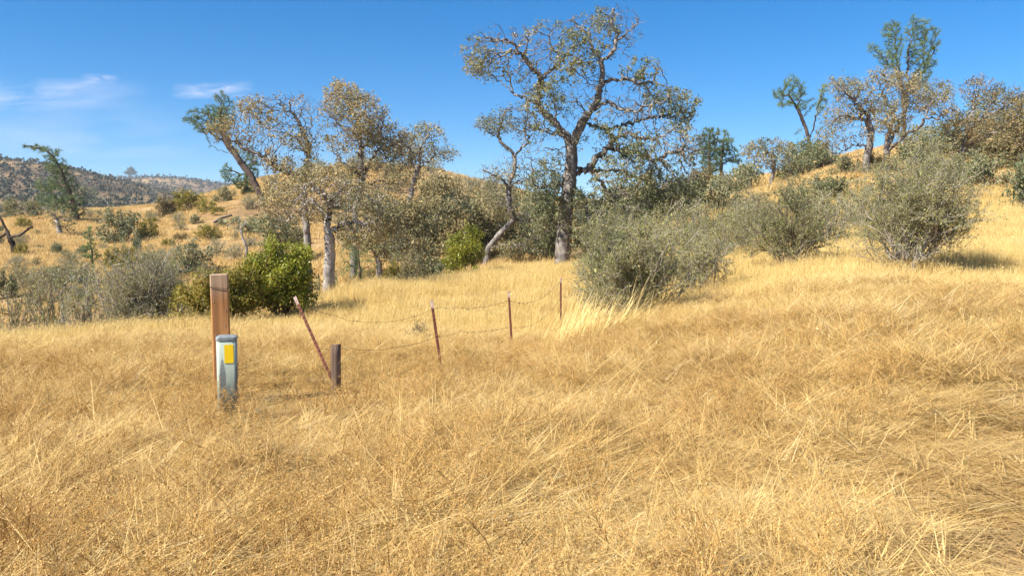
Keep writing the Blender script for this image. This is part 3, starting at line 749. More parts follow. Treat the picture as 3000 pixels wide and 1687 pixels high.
# ------------------------------------------------------------------ grey pines
px_tree('twin_pine', 'tallest pine, feathery twin tops standing against blue sky on the right', 'tree', 78.0, (2655, 490),
    [(2650, 400), (2645, 300), (2643, 261)],
    [[(2643, 261), (2627, 155), (2615, 81)], [(2650, 340), (2661, 248), (2661, 155), (2671, 68)], [(2661, 248), (2702, 186), (2714, 93)], [(2643, 261), (2621, 199), (2584, 168), (2553, 137)], [(2661, 248), (2700, 215), (2725, 150)],
     [(2645, 300), (2690, 270), (2710, 250)]],
    [SP(2612, 95, 26, 35), SP(2622, 145, 20, 45), SP(2670, 90, 13, 42), SP(2702, 95, 15, 42), SP(2730, 125, 13, 50), SP(2675, 165, 16, 40), SP(2705, 160, 18, 40), SP(2590, 165, 28, 22), SP(2558, 142, 18, 18), SP(2610, 190, 30, 20), SP(2700, 220, 30, 25), SP(2720, 190, 22, 25), SP(2680, 250, 35, 18)],
    2600, 0.24, 0.19, r_tip=0.012, bark='pine_bark', leafm='pine_needle', needle=(18, 0.46, 0.026), rd=2.0, jit=0.10, grav=-0.3, thin=0.03, kill=0.36, infl=3.5)
px_tree('leaning_pine', 'two-stemmed pine tilted left on the skyline, between the tallest oak and the twin pine', 'tree', 76.0, (2382, 470),
    [(2373, 422), (2360, 373), (2335, 317), (2311, 280)],
    [[(2373, 415), (2385, 370), (2398, 311), (2410, 261)], [(2311, 280), (2285, 270)], [(2335, 317), (2345, 280)], [(2360, 373), (2330, 392)]],
    [SP(2320, 245, 26, 22), SP(2290, 275, 30, 20), SP(2340, 275, 22, 30), SP(2350, 310, 18, 18), SP(2412, 262, 16, 22), SP(2405, 300, 20, 25), SP(2300, 305, 25, 14)],
    1500, 0.24, 0.17, r_tip=0.012, bark='pine_bark', leafm='pine_needle', needle=(18, 0.46, 0.026), rd=1.5, jit=0.10, grav=-0.3, thin=0.028, kill=0.36, infl=3.0)
px_tree('column_pine', 'dense column-shaped pale pine just right of the tallest oak', 'tree', 90.0, (2082, 560),
    [(2080, 500), (2078, 440), (2078, 400)], [],
    [SP(2078, 400, 30, 25), SP(2080, 440, 38, 40), SP(2082, 485, 36, 30), SP(2100, 395, 14, 20)],
    700, 0.32, 0.22, r_tip=0.02, bark='pine_bark', leafm='pine_needle_pale', needle=(30, 0.5, 0.04), rd=1.6, jit=0.10, grav=-0.3, thin=0.035, kill=0.4, infl=3.0)
px_tree('slim_pine', 'slim pointed pine with bare curved lower stems, right of the column-shaped pine', 'tree', 92.0, (2120, 560),
    [(2112, 478), (2118, 430), (2124, 385)], [[(2112, 490), (2106, 440), (2115, 415)], [(2118, 440), (2150, 445)]],
    [SP(2124, 395, 14, 16), SP(2128, 420, 22, 20), SP(2138, 450, 26, 20), SP(2150, 470, 26, 16), SP(2115, 440, 15, 20)],
    420, 0.3, 0.18, r_tip=0.017, bark='pine_bark', leafm='pine_needle', needle=(26, 0.5, 0.04), rd=1.5, jit=0.10, grav=-0.3, thin=0.03, kill=0.4, infl=3.0)
px_tree('skyline_pine', 'pine leaning hard left with thick reddish trunk on the left hill crest', 'tree', 90.0, (776, 600),
    [(760, 565), (735, 513), (713, 488), (691, 455), (666, 419), (650, 380), (645, 330)],
    [[(666, 419), (625, 395), (590, 370), (560, 350)], [(645, 330), (650, 300), (648, 278)], [(650, 380), (620, 350), (610, 330)], [(645, 330), (672, 310)], [(691, 455), (650, 440), (615, 430)]],
    [SP(647, 290, 22, 20), SP(625, 335, 38, 26), SP(575, 338, 26, 18), SP(552, 354, 20, 12), SP(660, 340, 36, 30), SP(600, 375, 35, 20), SP(640, 375, 40, 20), SP(672, 305, 14, 14)],
    2100, 0.28, 0.36, r_tip=0.018, bark='pine_bark', leafm='pine_needle', needle=(18, 0.52, 0.032), rd=2.2, jit=0.10, grav=-0.3, thin=0.032, kill=0.4, infl=3.5)
px_tree('shaggy_pine', 'dark shaggy pine half hidden behind the hard-leaning crest pine', 'tree', 101.0, (722, 578),
    [(722, 540), (720, 510), (708, 470), (690, 430)], [[(720, 510), (738, 480)], [(722, 545), (690, 540)], [(720, 520), (680, 500), (665, 505)]],
    [SP(736, 490, 20, 42), SP(715, 535, 36, 26), SP(728, 560, 26, 22), SP(665, 510, 20, 28), SP(735, 450, 14, 20)],
    1400, 0.3, 0.3, r_tip=0.02, bark='pine_bark', leafm='pine_needle', needle=(22, 0.46, 0.035), rd=2.0, jit=0.10, grav=-0.3, thin=0.036, kill=0.4, infl=3.5)
px_tree('ragged_pine', 'ragged dark pine with windswept top on the left spur', 'tree', 97.0, (226, 645),
    [(215, 600), (200, 550), (180, 505), (160, 465), (140, 445), (90, 428)],
    [[(160, 465), (165, 450)], [(200, 550), (160, 540), (130, 560)], [(215, 600), (180, 590), (140, 610)], [(200, 550), (225, 545)]],
    [SP(110, 434, 34, 12), SP(150, 452, 30, 22), SP(165, 490, 34, 28), SP(190, 540, 40, 34), SP(215, 590, 34, 40), SP(135, 545, 34, 26), SP(150, 590, 40, 30), SP(225, 625, 26, 22), SP(185, 600, 40, 30)],
    2000, 0.28, 0.34, r_tip=0.02, bark='pine_bark', leafm='pine_needle', needle=(18, 0.52, 0.032), rd=2.4, jit=0.10, grav=-0.3, thin=0.036, kill=0.4, infl=3.5)
px_tree('spur_oak', 'small oak with forked white trunk at the foot of the ragged pine', 'tree', 84.0, (178, 692),
    [(172, 665), (165, 645)], [[(172, 668), (155, 650)], [(165, 645), (185, 625)], [(165, 645), (150, 625)]],
    [SP(190, 640, 36, 26), SP(160, 620, 40, 22), SP(205, 660, 22, 18)],
    520, 0.25, 0.26, r_tip=0.014, leaf=0.17, per=6, bare=-0.6, rd=1.8, thin=0.026, bark='oak_bark_pale', leafm='oak_leaf_green', leaf_spread=0.25)
px_tree('sapling_pine', 'wispy green young pine in the shade right of the pale forked trunk', 'tree', 31.0, (1054, 838),
    [(1053, 780), (1050, 720), (1046, 670)], [[(1053, 790), (1010, 770)], [(1053, 790), (1095, 775)], [(1050, 740), (1015, 715)], [(1050, 735), (1085, 715)]],
    [SP(1048, 690, 35, 30), SP(1050, 735, 60, 40), SP(1052, 785, 72, 40), SP(1060, 820, 60, 18)],
    750, 0.13, 0.06, r_tip=0.006, bark='pine_bark', leafm='sapling_needle', needle=(16, 0.24, 0.006), rd=0.9, jit=0.25, thin=0.012, kill=0.25, infl=1.4)
px_tree('bright_sapling', 'bright green cone-shaped sapling pine on the open slope below the white-trunked spur oak', 'tree', 60.0, (272, 776),
    [(270, 740), (264, 700), (260, 668)], [],
    [SP(261, 690, 12, 22), SP(264, 725, 22, 22), SP(270, 752, 28, 14)],
    320, 0.2, 0.07, r_tip=0.01, bark='pine_bark', leafm='sapling_needle', needle=(24, 0.34, 0.02), rd=0.75, jit=0.10, grav=-0.3, thin=0.02, kill=0.3, infl=1.8)

# burnt leaning snag with fallen bough at the far left
def snag():
    Y = 68.0
    b = P(45, 748, Y); B = np.array([b[0], b[1], z1(b[0], b[1])]); L = lambda px, py, dy=0: P(px, py, Y + dy) - B
    sk = Skel(); sk.polyline([np.array([0, 0, -0.3]), L(38, 720), L(22, 680), L(5, 645), L(-20, 615)], 0.25, 0.1)
    sk.polyline([L(22, 682), L(10, 690, .5), L(-5, 700, .6)], 0.25, 0.2); sk.polyline([L(30, 700), L(60, 688, -.6), L(80, 674, -.9), L(95, 665, -1)], 0.25, 0.1)
    pos, par = sk.arr(); rad, main, _ = radii(pos, par, 0.1, 0.22)
    V, Q = tubes(pos, par, np.maximum(rad, 0.1), main)
    r = thing('burnt_snag', 'black leaning burnt trunk with a sloping bough at the left picture edge', 'dead tree', B)
    link('trunk', make_mesh('burnt_snag_trunk', V, [Q], M['burnt_bark']), r)
snag()

# ------------------------------------------------------------------ bushes near the meadow's edge
def at(px, py, Y):
    p = P(px, py, Y); return np.array([p[0], p[1], z1(p[0], p[1])])
def tall(px, py, Y):
    p = P(px, py, Y); return p[2] - z1(p[0], p[1])
Y_ = 15.0
shrub('grey_bush', 'grey-green twiggy bush nearest the fence, in front of the tallest oak', at(1850, 910, Y_),
      shrub_parts('grey_bush', 1.06 * tall(1850, 648, Y_), 2.9, n_stems=64, step=0.05, spawn=0.22, spread=0.72, levels=3, leaf=0.026, per=4, vee=0.22), cat='bush')
shrub('grey_bush', 'narrow grey twiggy bush joined to the right of the fence bush', at(2050, 850, 18.0),
      shrub_parts('grey_bush_b', 1.06 * tall(2050, 620, 18.0), 1.7, n_stems=30, step=0.055, spawn=0.24, spread=0.6, leaf=0.027, per=4, vee=0.22))
shrub('grey_bush', 'dark based round grey bush, middle of the three on the upper meadow', at(2315, 772, 20.0),
      shrub_parts('grey_bush_c', 1.06 * tall(2315, 545, 20.0), 2.8, n_stems=44, step=0.055, spawn=0.25, spread=0.7, leaf=0.027, per=4, tint_add=-0.1, twig='brown_twig', vee=0.22))
shrub('grey_bush', 'largest fan-shaped grey bush, rightmost on the upper meadow', at(2650, 768, 17.0),
      shrub_parts('grey_bush_d', 1.06 * tall(2650, 455, 17.0), 3.5, n_stems=60, step=0.06, spawn=0.24, spread=0.72, leaf=0.027, per=4, asym=0.12, vee=0.22))
shrub('brown_bush', 'brownish grey bush behind the fence bush and under the hanging oak bough', at(1900, 745, 25.0),
      shrub_parts('brown_bush', 1.06 * tall(1900, 590, 25.0), 3.6, n_stems=30, step=0.07, spawn=0.18, spread=0.75, leaf=0.034, per=4, twig='brown_twig', tint_add=0.1, vee=0.22))
shrub('brown_bush', 'thin purple-brown bush behind the fifth steel post', at(2120, 728, 26.0),
      shrub_parts('brown_bush_b', 1.06 * tall(2120, 560, 26.0), 3.0, n_stems=28, step=0.07, spawn=0.18, spread=0.7, leaf=0.034, per=4, twig='brown_twig', vee=0.22))
shrub('yellow_green_bush', 'olive yellow bush directly behind the tall wooden post', at(640, 925, 18.5),
      shrub_parts('olive_bush', 1.0 * tall(640, 752, 18.5), 1.8, n_stems=26, step=0.055, spawn=0.28, spread=0.75, wander=0.2, levels=3, twig='red_stem', leafm='olive_leaf', leaf=0.045, per=7, outer=0.5, leaf_spread=0.055, r_tip=0.004, stem_r=0.02, aspect=0.6, vee=0.35))
shrub('bright_green_bush', 'brightest green bush with dark red stems beside the pale forked oak trunk', at(832, 920, 19.5),
      shrub_parts('green_bush', 1.13 * tall(832, 675, 19.5), 1.62, n_stems=28, step=0.055, spawn=0.29, spread=0.62, wander=0.2, levels=3, twig='red_stem', leafm='manzanita_leaf', leaf=0.05, per=7, outer=0.5, leaf_spread=0.055, r_tip=0.004, stem_r=0.022, aspect=0.62, vee=0.35))
shrub('small_green_bush', 'small bright green bush at the meadow edge left of the crooked oak', at(1362, 815, 32.5),
      shrub_parts('small_green_bush', 1.3 * tall(1362, 705, 32.5), 1.5, n_stems=14, step=0.07, spawn=0.24, spread=0.5, wander=0.18, twig='red_stem', leafm='manzanita_leaf', leaf=0.06, per=7, outer=0.4, leaf_spread=0.06, r_tip=0.005, stem_r=0.02, tint_add=-0.1, vee=0.35))
shrub('grey_bush', 'large grey bush of upswept bare twigs left of the tall wooden post', at(425, 938, 19.0),
      shrub_parts('grey_bush_e', 1.3 * tall(425, 785, 19.0), 2.3, n_stems=80, step=0.05, spawn=0.24, spread=0.6, leaf=0.024, per=2, vee=0.22))
# prototypes for the scrub further off; each is placed for the first time, then copied
PROTO = {}
def proto(key, *a, **k):
    PROTO[key] = (shrub_parts(key, *a, **k), a[0], a[1])
proto('scrub_grey', 1.6, 2.2, n_stems=30, step=0.08, spawn=0.19, spread=0.7, leaf=0.05, per=2, r_tip=0.006, stem_r=0.02)
proto('scrub_brown', 1.6, 2.2, n_stems=28, step=0.08, spawn=0.19, spread=0.75, leaf=0.05, per=2, r_tip=0.006, stem_r=0.02, twig='brown_twig', tint_add=0.15)
proto('scrub_olive', 1.6, 2.2, n_stems=16, step=0.09, spawn=0.24, spread=0.75, wander=0.2, leafm='olive_leaf', leaf=0.10, per=5, outer=0.5, leaf_spread=0.08, r_tip=0.007, twig='brown_twig', stem_r=0.03)
proto('scrub_green', 1.6, 2.2, n_stems=16, step=0.09, spawn=0.24, spread=0.75, wander=0.2, leafm='oak_leaf_green', leaf=0.09, per=5, outer=0.3, tint_add=0.08, leaf_spread=0.1, r_tip=0.007, stem_r=0.03)
proto('scrub_dark', 1.6, 2.2, n_stems=16, step=0.09, spawn=0.24, spread=0.75, wander=0.2, leafm='oak_leaf_green', leaf=0.10, per=6, outer=0.35, tint_add=-0.35, leaf_spread=0.1, r_tip=0.007, stem_r=0.03)
proto('scrub_tan', 1.8, 2.2, n_stems=18, step=0.09, spawn=0.24, spread=0.7, wander=0.2, leafm='oak_leaf_brown', leaf=0.10, per=5, outer=0.4, leaf_spread=0.1, r_tip=0.007, stem_r=0.03, twig='brown_twig')
FIRST = {}
def scrub(kind, px, py, wpx, hpx, label, Y=None, group=None, name=None, cat='bush'):
    p = hit(px, py) if Y is None else at(px, py, Y)
    if p is None: p = at(px, py, 100.0)
    m = p[1] / F
    parts, h0, w0 = PROTO[kind]
    hh = max(0.4, P(px, py - hpx, p[1])[2] - z1(p[0], p[1]))
    s = (wpx * m / w0, wpx * m / w0, 1.05 * hh / h0)
    rz = rng.uniform(0, 6.28)
    p = np.array([p[0], p[1], z1(p[0], p[1]) - 0.03])
    if kind not in FIRST:
        FIRST[kind] = shrub(name or kind.replace('scrub_', '') + '_scrub_bush', label, p, parts, rz, s, group)
    else:
        o = dup(FIRST[kind], label, p, rz, s, group)
        o.name = name or kind.replace('scrub_', '') + '_scrub_bush'
for a in [
    ('scrub_green', 259, 606, 62, 66, 'round dark oak-like bush crowning the golden knoll right of the ragged pine'),
    ('scrub_grey', 262, 637, 44, 26, 'left of three grey bushes on the face of the golden knoll'),
    ('scrub_grey', 292, 635, 26, 22, 'smallest, middle one of three grey bushes on the golden knoll'),
    ('scrub_brown', 318, 634, 40, 24, 'right one of three grey bushes on the face of the golden knoll'),
    ('scrub_tan', 484, 640, 66, 66, 'brownish bush at the left end of the olive ridge thicket'),
    ('scrub_olive', 552, 618, 130, 60, 'widest yellow-green bush of the ridge thicket, left of the leaning crest pine'),
    ('scrub_olive', 606, 622, 52, 36, 'small yellow-green bush at the right end of the ridge thicket'),
    ('scrub_olive', 642, 628, 44, 24, 'low olive bush on the bank just under the crest pines'),
    ('scrub_green', 655, 592, 78, 48, 'dark green rounded bush left of the shaggy pine'),
    ('scrub_brown', 724, 614, 46, 28, 'low grey-brown bush under the leaning trunk of the crest pine'),
    ('scrub_grey', 523, 655, 54, 34, 'grey bush below the ridge thicket beside the blue-green young pine'),
    ('scrub_olive', 610, 700, 78, 44, 'olive bush alone on the open hillside above the post'),
    ('scrub_green', 362, 712, 150, 105, 'broad grey-green bush mass in mid slope left of the trail of bare ground'),
    ('scrub_olive', 432, 700, 58, 56, 'dark olive bush at the right edge of the mid slope mass'),
    ('scrub_dark', 405, 738, 34, 44, 'narrow blue-dark bush hanging below the mid slope mass'),
    ('scrub_olive', 357, 788, 92, 70, 'olive bush with dark open base below the bright sapling pine'),
    ('scrub_olive', 428, 772, 34, 36, 'small round olive bush alone on bare brown slope'),
    ('scrub_green', 552, 806, 150, 105, 'wide grey-green bush just above the large upswept grey bush'),
    ('scrub_grey', 634, 752, 66, 54, 'pale grey bush left of the small white-stemmed hillside oak'),
    ('scrub_grey', 690, 765, 70, 50, 'pale grey bush at the foot of the small white-stemmed hillside oak'),
    ('scrub_olive', 492, 724, 40, 26, 'small faded olive bush on the bare slope centre'),
    ('scrub_grey', 204, 778, 96, 44, 'long low grey bush left of the bright sapling pine'),
    ('scrub_brown', 110, 782, 52, 28, 'low brown bush below the burnt snag'),
    ('scrub_grey', 52, 792, 74, 38, 'grey bush at the left edge under the burnt snag'),
    ('scrub_olive', 68, 668, 46, 32, 'olive bush above the sloping burnt bough'),
    ('scrub_green', 30, 642, 90, 66, 'grey-green tree-like bush at left edge above the burnt snag'),
    ('scrub_green', 90, 638, 70, 58, 'grey-green bush between the snag and the ragged pine'),
    ('scrub_olive', 64, 750, 42, 38, 'olive bush touching the base of the burnt snag'),
    ('scrub_dark', 12, 872, 70, 76, 'dark green clump at the left edge above the meadow'),
    ('scrub_brown', 95, 890, 150, 90, 'brown tangled bush low in the gully at left'),
    ('scrub_grey', 130, 850, 130, 70, 'grey bush up the gully side at left'),
    ('scrub_green', 160, 835, 90, 60, 'greenish bush above the brown gully tangle'),
    ('scrub_grey', 245, 840, 110, 70, 'grey-green bush below the long low grey bush'),
    ('scrub_brown', 60, 840, 110, 60, 'brownish bush beside the dark green edge clump'),
    ('scrub_brown', 610, 835, 90, 60, 'brown bush behind the top of the olive yellow bush'),
    ('scrub_grey', 800, 770, 90, 60, 'grey bush on the slope behind the brightest green bush'),
    ('scrub_tan', 860, 720, 80, 50, 'tan bush on the slope left of the pale forked trunk'),
    ('scrub_grey', 1400, 556, 62, 34, 'grey bush on the hill crest left of the tallest oak'),
    ('scrub_grey', 1436, 562, 36, 28, 'small grey bush at the right end of the hill crest'),
    ('scrub_green', 1420, 600, 90, 50, 'green-grey bush on the hill face left of the crooked oak top'),
    ('scrub_grey', 930, 520, 80, 40, 'grey bush on the hill crest behind the golden oak'),
    ('scrub_grey', 800, 555, 90, 44, 'pale grey scrub on the crest right of the leaning crest pine'),
    ('scrub_brown', 1080, 500, 70, 34, 'grey-brown bush on the highest crest behind the golden oak'),
    ('scrub_grey', 1150, 500, 60, 30, 'grey bush on the crest just left of the hilltop oak'),
    ('scrub_brown', 740, 660, 50, 26, 'low brown bush on the open slope below the crest pine'),
    ('scrub_brown', 700, 840, 80, 50, 'brown bush between the olive and the brightest green bush'),
    ('scrub_dark', 2190, 525, 70, 46, 'dark green bush left of the bleached oak on the skyline'),
    ('scrub_olive', 2310, 526, 76, 50, 'olive bush right of the bleached oak on the skyline'),
    ('scrub_green', 2140, 575, 120, 70, 'green-brown bush on the bank below the slim pine'),
    ('scrub_tan', 2060, 570, 110, 80, 'tan bush below the column-shaped pine'),
    ('scrub_dark', 2405, 500, 120, 76, 'dark bush under the leaning two-stemmed pine'),
    ('scrub_green', 2470, 515, 100, 60, 'green bush under the pale low limb of the arching oak'),
    ('scrub_green', 2440, 585, 190, 76, 'low flat green bush spread over the golden bank'),
    ('scrub_tan', 2570, 508, 90, 60, 'tan bush between the arching and the forked slope oaks'),
    ('scrub_green', 2690, 500, 170, 96, 'broad green-brown bush behind the largest fan-shaped bush'),
    ('scrub_tan', 2770, 540, 150, 90, 'brown bush behind the right half of the largest fan-shaped bush'),
    ('scrub_green', 2880, 560, 170, 120, 'green-brown bush mass at right below the reddish oak'),
    ('scrub_tan', 2930, 500, 150, 90, 'dark brown bush higher up below the reddish oak'),
]:
    scrub(*a)
for a in [
    ('scrub_grey', 240, 950, 150, 120, 'grey tangled bush at the meadow edge left of the upswept bush', 22.0),
    ('scrub_brown', 150, 950, 170, 130, 'brown twig tangle at the meadow edge, second from the left', 24.0),
    ('scrub_grey', 330, 950, 120, 110, 'grey bush tucked behind the left side of the upswept bush', 23.0),
    ('scrub_brown', 40, 950, 150, 90, 'lowest brown brush at the meadow edge by the left picture border', 25.0),
    ('scrub_grey', 560, 930, 90, 90, 'small grey bush left of the olive yellow bush', 22.0),
    ('scrub_brown', 1190, 830, 150, 95, 'dark brown bush at the meadow edge right of the sapling pine', 34.0),
    ('scrub_olive', 1150, 838, 60, 70, 'small yellow-leaved bush at the meadow edge right of the sapling pine', 31.5),
    ('scrub_green', 1265, 822, 140, 80, 'low green-tan bush at the meadow edge left of the small bright bush', 34.5),
    ('scrub_green', 970, 830, 90, 60, 'dark bush behind the base of the pale forked trunk', 30.0),
    ('scrub_brown', 1520, 780, 150, 70, 'low brown brush between the crooked oak and the tallest oak', 40.0),
    ('scrub_green', 1580, 730, 130, 90, 'green bush behind the tallest oak on its left', 46.0),
    ('scrub_dark', 1740, 740, 130, 130, 'dark green bush behind the tallest oak on its right', 42.0),
    ('scrub_green', 1830, 690, 150, 120, 'green bush behind the hanging bough of the tallest oak', 48.0),
    ('scrub_green', 1960, 680, 200, 140, 'broad green-brown bush right of the hanging bough', 46.0),
    ('scrub_green', 2080, 660, 190, 130, 'green-brown bush below the slim pine in the hollow', 46.0),
    ('scrub_brown', 2230, 690, 190, 110, 'purple-brown bush behind the middle grey bush', 33.0),
    ('scrub_grey', 2180, 700, 150, 110, 'grey bush left behind the middle grey bush', 31.0),
    ('scrub_grey', 2430, 690, 190, 120, 'grey bush between the middle and the largest grey bush', 28.0),
    ('scrub_grey', 2520, 640, 170, 90, 'grey-green bush behind the left of the largest fan-shaped bush', 32.0),
    ('scrub_green', 1800, 660, 180, 130, 'leafy bush under the hanging bough, left of the brown-green mass', 50.0),
    ('scrub_tan', 1930, 640, 180, 105, 'tan-green bush behind the grey bush row, below the column-shaped pine', 54.0),
    ('scrub_green', 2060, 630, 190, 95, 'green bush behind the thin purple-brown bush', 54.0),
    ('scrub_grey', 2020, 720, 220, 130, 'greyish bush just behind the fifth steel post and fence bush', 32.0),
    ('scrub_brown', 2160, 700, 160, 120, 'grey-brown bush between the thin purple-brown bush and the middle grey bush', 36.0),
    ('scrub_green', 2340, 640, 200, 105, 'grey-green bush rising behind the middle grey bush', 37.0),
    ('scrub_brown', 2210, 640, 150, 80, 'low brown bush at the foot of the bleached oak bank', 42.0),
    ('scrub_green', 1620, 700, 120, 120, 'dark leafy bush right behind the thick white-grey trunk', 40.0),
    ('scrub_dark', 3010, 610, 170, 140, 'dark green bush cut by the right picture edge', 34.0),
]:
    scrub(a[0], a[1], a[2], a[3], a[4], a[5], Y=a[6])

px_tree('slope_oak', 'small hillside oak with thin white crooked stem above the brightest green bush', 'tree', 62.0, (722, 752),
    [(722, 725), (712, 700), (705, 675)], [[(722, 728), (740, 708)], [(705, 675), (690, 650)], [(705, 675), (725, 645)]],
    [SP(705, 650, 38, 26), SP(735, 700, 24, 18), SP(680, 660, 25, 18)],
    420, 0.18, 0.10, r_tip=0.009, leaf=0.11, per=6, bare=-0.4, rd=1.2, thin=0.018, bark='oak_bark_pale', leafm='oak_leaf_green')
px_tree('gully_oak', 'small dark-stemmed oak rising from the gully tangle left of the upswept bush', 'tree', 25.0, (262, 948),
    [(262, 900), (255, 860), (248, 830)], [[(262, 900), (290, 870)], [(248, 830), (225, 800)], [(248, 830), (275, 800)], [(262, 910), (225, 880)]],
    [SP(250, 800, 45, 40), SP(285, 860, 40, 30), SP(215, 840, 45, 45)],
    750, 0.1, 0.07, r_tip=0.005, leaf=0.06, per=5, bare=-0.4, rd=0.8, thin=0.011, leafm='oak_leaf_green')
px_tree('gully_oak', 'thin oak left of the dark-stemmed gully oak, crown level with the brown tangle', 'tree', 30.0, (185, 940),
    [(185, 900), (178, 860)], [[(178, 860), (150, 830)], [(178, 860), (205, 820)]],
    [SP(190, 815, 40, 35), SP(150, 850, 45, 35)],
    600, 0.12, 0.07, r_tip=0.006, leaf=0.06, per=5, bare=-0.3, rd=0.9, thin=0.012, leafm='oak_leaf_green', tint_add=0.15)

# ------------------------------------------------------------------ wood, steel and the utility pedestal
def wood_mat(name, dark, mid, pale, weather_top=None, scale=1.0):
    m, nt, out = new_mat(name); L = nt.links
    tc = N(nt, 'ShaderNodeTexCoord'); mp = N(nt, 'ShaderNodeMapping'); mp.inputs['Scale'].default_value = (26 * scale, 26 * scale, 1.1)
    L.new(tc.outputs['Object'], mp.inputs[0])
    no = N(nt, 'ShaderNodeTexNoise', Scale=1.0, Detail=6.0, Roughness=0.65, Distortion=0.4); L.new(mp.outputs[0], no.inputs['Vector'])
    c = ramp(nt, [(0.30, dark), (0.47, mid), (0.62, mid), (0.74, pale)], no.outputs[0])
    mp2 = N(nt, 'ShaderNodeMapping'); mp2.inputs['Scale'].default_value = (9 * scale, 9 * scale, 0.8); L.new(tc.outputs['Object'], mp2.inputs[0])
    n2 = N(nt, 'ShaderNodeTexNoise', Scale=1.0, Detail=3.0); L.new(mp2.outputs[0], n2.inputs['Vector'])
    c = mixc(nt, 0.75, c, ramp(nt, [(0.35, (0.42, 0.38, 0.36)), (0.6, (1.1, 1.08, 1.05))], n2.outputs[0]), 'MULTIPLY')
    if weather_top:
        z0, z1_, col = weather_top
        sx = N(nt, 'ShaderNodeSeparateXYZ'); L.new(tc.outputs['Object'], sx.inputs[0])
        mr = N(nt, 'ShaderNodeMapRange'); mr.inputs[1].default_value = z0; mr.inputs[2].default_value = z1_
        ad = N(nt, 'ShaderNodeMath', operation='MULTIPLY_ADD'); ad.inputs[1].default_value = 0.12; L.new(no.outputs[0], ad.inputs[0]); L.new(sx.outputs[2], ad.inputs[2])
        L.new(ad.outputs[0], mr.inputs[0])
        mu = N(nt, 'ShaderNodeMath', operation='MULTIPLY'); mu.inputs[1].default_value = 0.75; L.new(mr.outputs[0], mu.inputs[0])
        g = mixc(nt, 0.8, col, ramp(nt, [(0.3, (0.45, 0.42, 0.4)), (0.6, (1, 1, 1))], no.outputs[0]), 'MULTIPLY')
        c = mixc(nt, mu.outputs[0], c, g)
    b = N(nt, 'ShaderNodeBsdfPrincipled', Roughness=0.8); b.inputs['Specular IOR Level'].default_value = 0.15
    L.new(c, b.inputs['Base Color'])
    bp = N(nt, 'ShaderNodeBump', Strength=0.5, Distance=0.004); L.new(no.outputs[0], bp.inputs['Height']); L.new(bp.outputs[0], b.inputs['Normal'])
    L.new(b.outputs[0], out.inputs[0]); return m
def plain_mat(name, col, rough=0.5, metal=0.0, var=0.25, scale=20.0, col2=None):
    m, nt, out = new_mat(name); L = nt.links
    tc = N(nt, 'ShaderNodeTexCoord'); no = N(nt, 'ShaderNodeTexNoise', Scale=scale, Detail=5.0); L.new(tc.outputs['Object'], no.inputs['Vector'])
    c2 = col2 or tuple(x * (1 - var) for x in col)
    c = ramp(nt, [(0.35, c2), (0.65, col)], no.outputs[0])
    b = N(nt, 'ShaderNodeBsdfPrincipled', Roughness=rough, Metallic=metal); L.new(c, b.inputs['Base Color']); L.new(b.outputs[0], out.inputs[0]); return m

import bmesh
def bm_obj(name, bm, mat, parent, smooth=False):
    me = bpy.data.meshes.new(name); bm.normal_update(); bm.to_mesh(me); bm.free(); me.materials.append(mat)
    me.polygons.foreach_set('use_smooth', [smooth] * len(me.polygons))
    return link(name, me, parent)
def prism(bm, ring_list, cap0=True, cap1=True):
    rows = [[bm.verts.new(p) for p in rg] for rg in ring_list]
    n = len(rows[0])
    for a, b in zip(rows[:-1], rows[1:]):
        for i in range(n): bm.faces.new((a[i], a[(i + 1) % n], b[(i + 1) % n], b[i]))
    if cap0: bm.faces.new(rows[0][::-1])
    if cap1: bm.faces.new(rows[-1])
def tube_pts(bm, pts, r, k=6):
    pts = np.array(pts, float); d = np.gradient(pts, axis=0); d = unit(d)
    ref = np.array([0.13, 0.22, 0.97]) if abs(d[:, 2]).mean() < 0.8 else np.array([0.9, 0.3, 0.1])
    rg = []
    for p, t in zip(pts, d):
        u = unit(np.cross(t, ref)); v = np.cross(t, u)
        rg.append([tuple(p + r * (u * math.cos(2 * math.pi * i / k) + v * math.sin(2 * math.pi * i / k))) for i in range(k)])
    prism(bm, rg)

# tall wooden post
Yp = 8.3
pb = at(644, 900, Yp)
post = thing('wooden_post', 'tall square red-brown wooden post with a wire twisted round its top', 'post', pb, rz=radians(17))
ztop = P(644, 803, Yp)[2] - pb[2]
bm = bmesh.new(); hw = 0.086; bev = 0.008
def sq(hx, hy, z, b, tz=0.0, dx=0.0):
    pts = [(hx - b, hy), (-hx + b, hy), (-hx, hy - b), (-hx, -hy + b), (-hx + b, -hy), (hx - b, -hy), (hx, -hy + b), (hx, hy - b)]
    return [(x + dx, y, z + tz * x) for x, y in pts]
rings = [sq(hw * 0.99, hw, -0.35, bev, dx=0.02)]
for k in range(1, 12):
    z = -0.35 + (ztop + 0.35) * k / 12
    rings.append(sq(hw * (1 + rng.normal(0, 0.006)), hw, z, bev * rng.uniform(0.8, 1.5), dx=0.02 * (1 - k / 12)))
rings += [sq(hw, hw, ztop - 0.006, bev, 0.02), sq(hw - 0.006, hw - 0.006, ztop, bev, 0.02)]
prism(bm, rings)
M['post_wood'] = wood_mat('post_wood', (0.16, 0.065, 0.026), (0.48, 0.245, 0.10), (0.62, 0.42, 0.24), (ztop - 0.22, ztop - 0.02, (0.50, 0.38, 0.27)))
bm_obj('post_body', bm, M['post_wood'], post)
M['wire'] = plain_mat('wire', (0.10, 0.085, 0.075), 0.6, 0.6, 0.4, 60)
bm = bmesh.new()
zw = P(644, 841, Yp)[2] - pb[2]; w_ = hw + 0.006
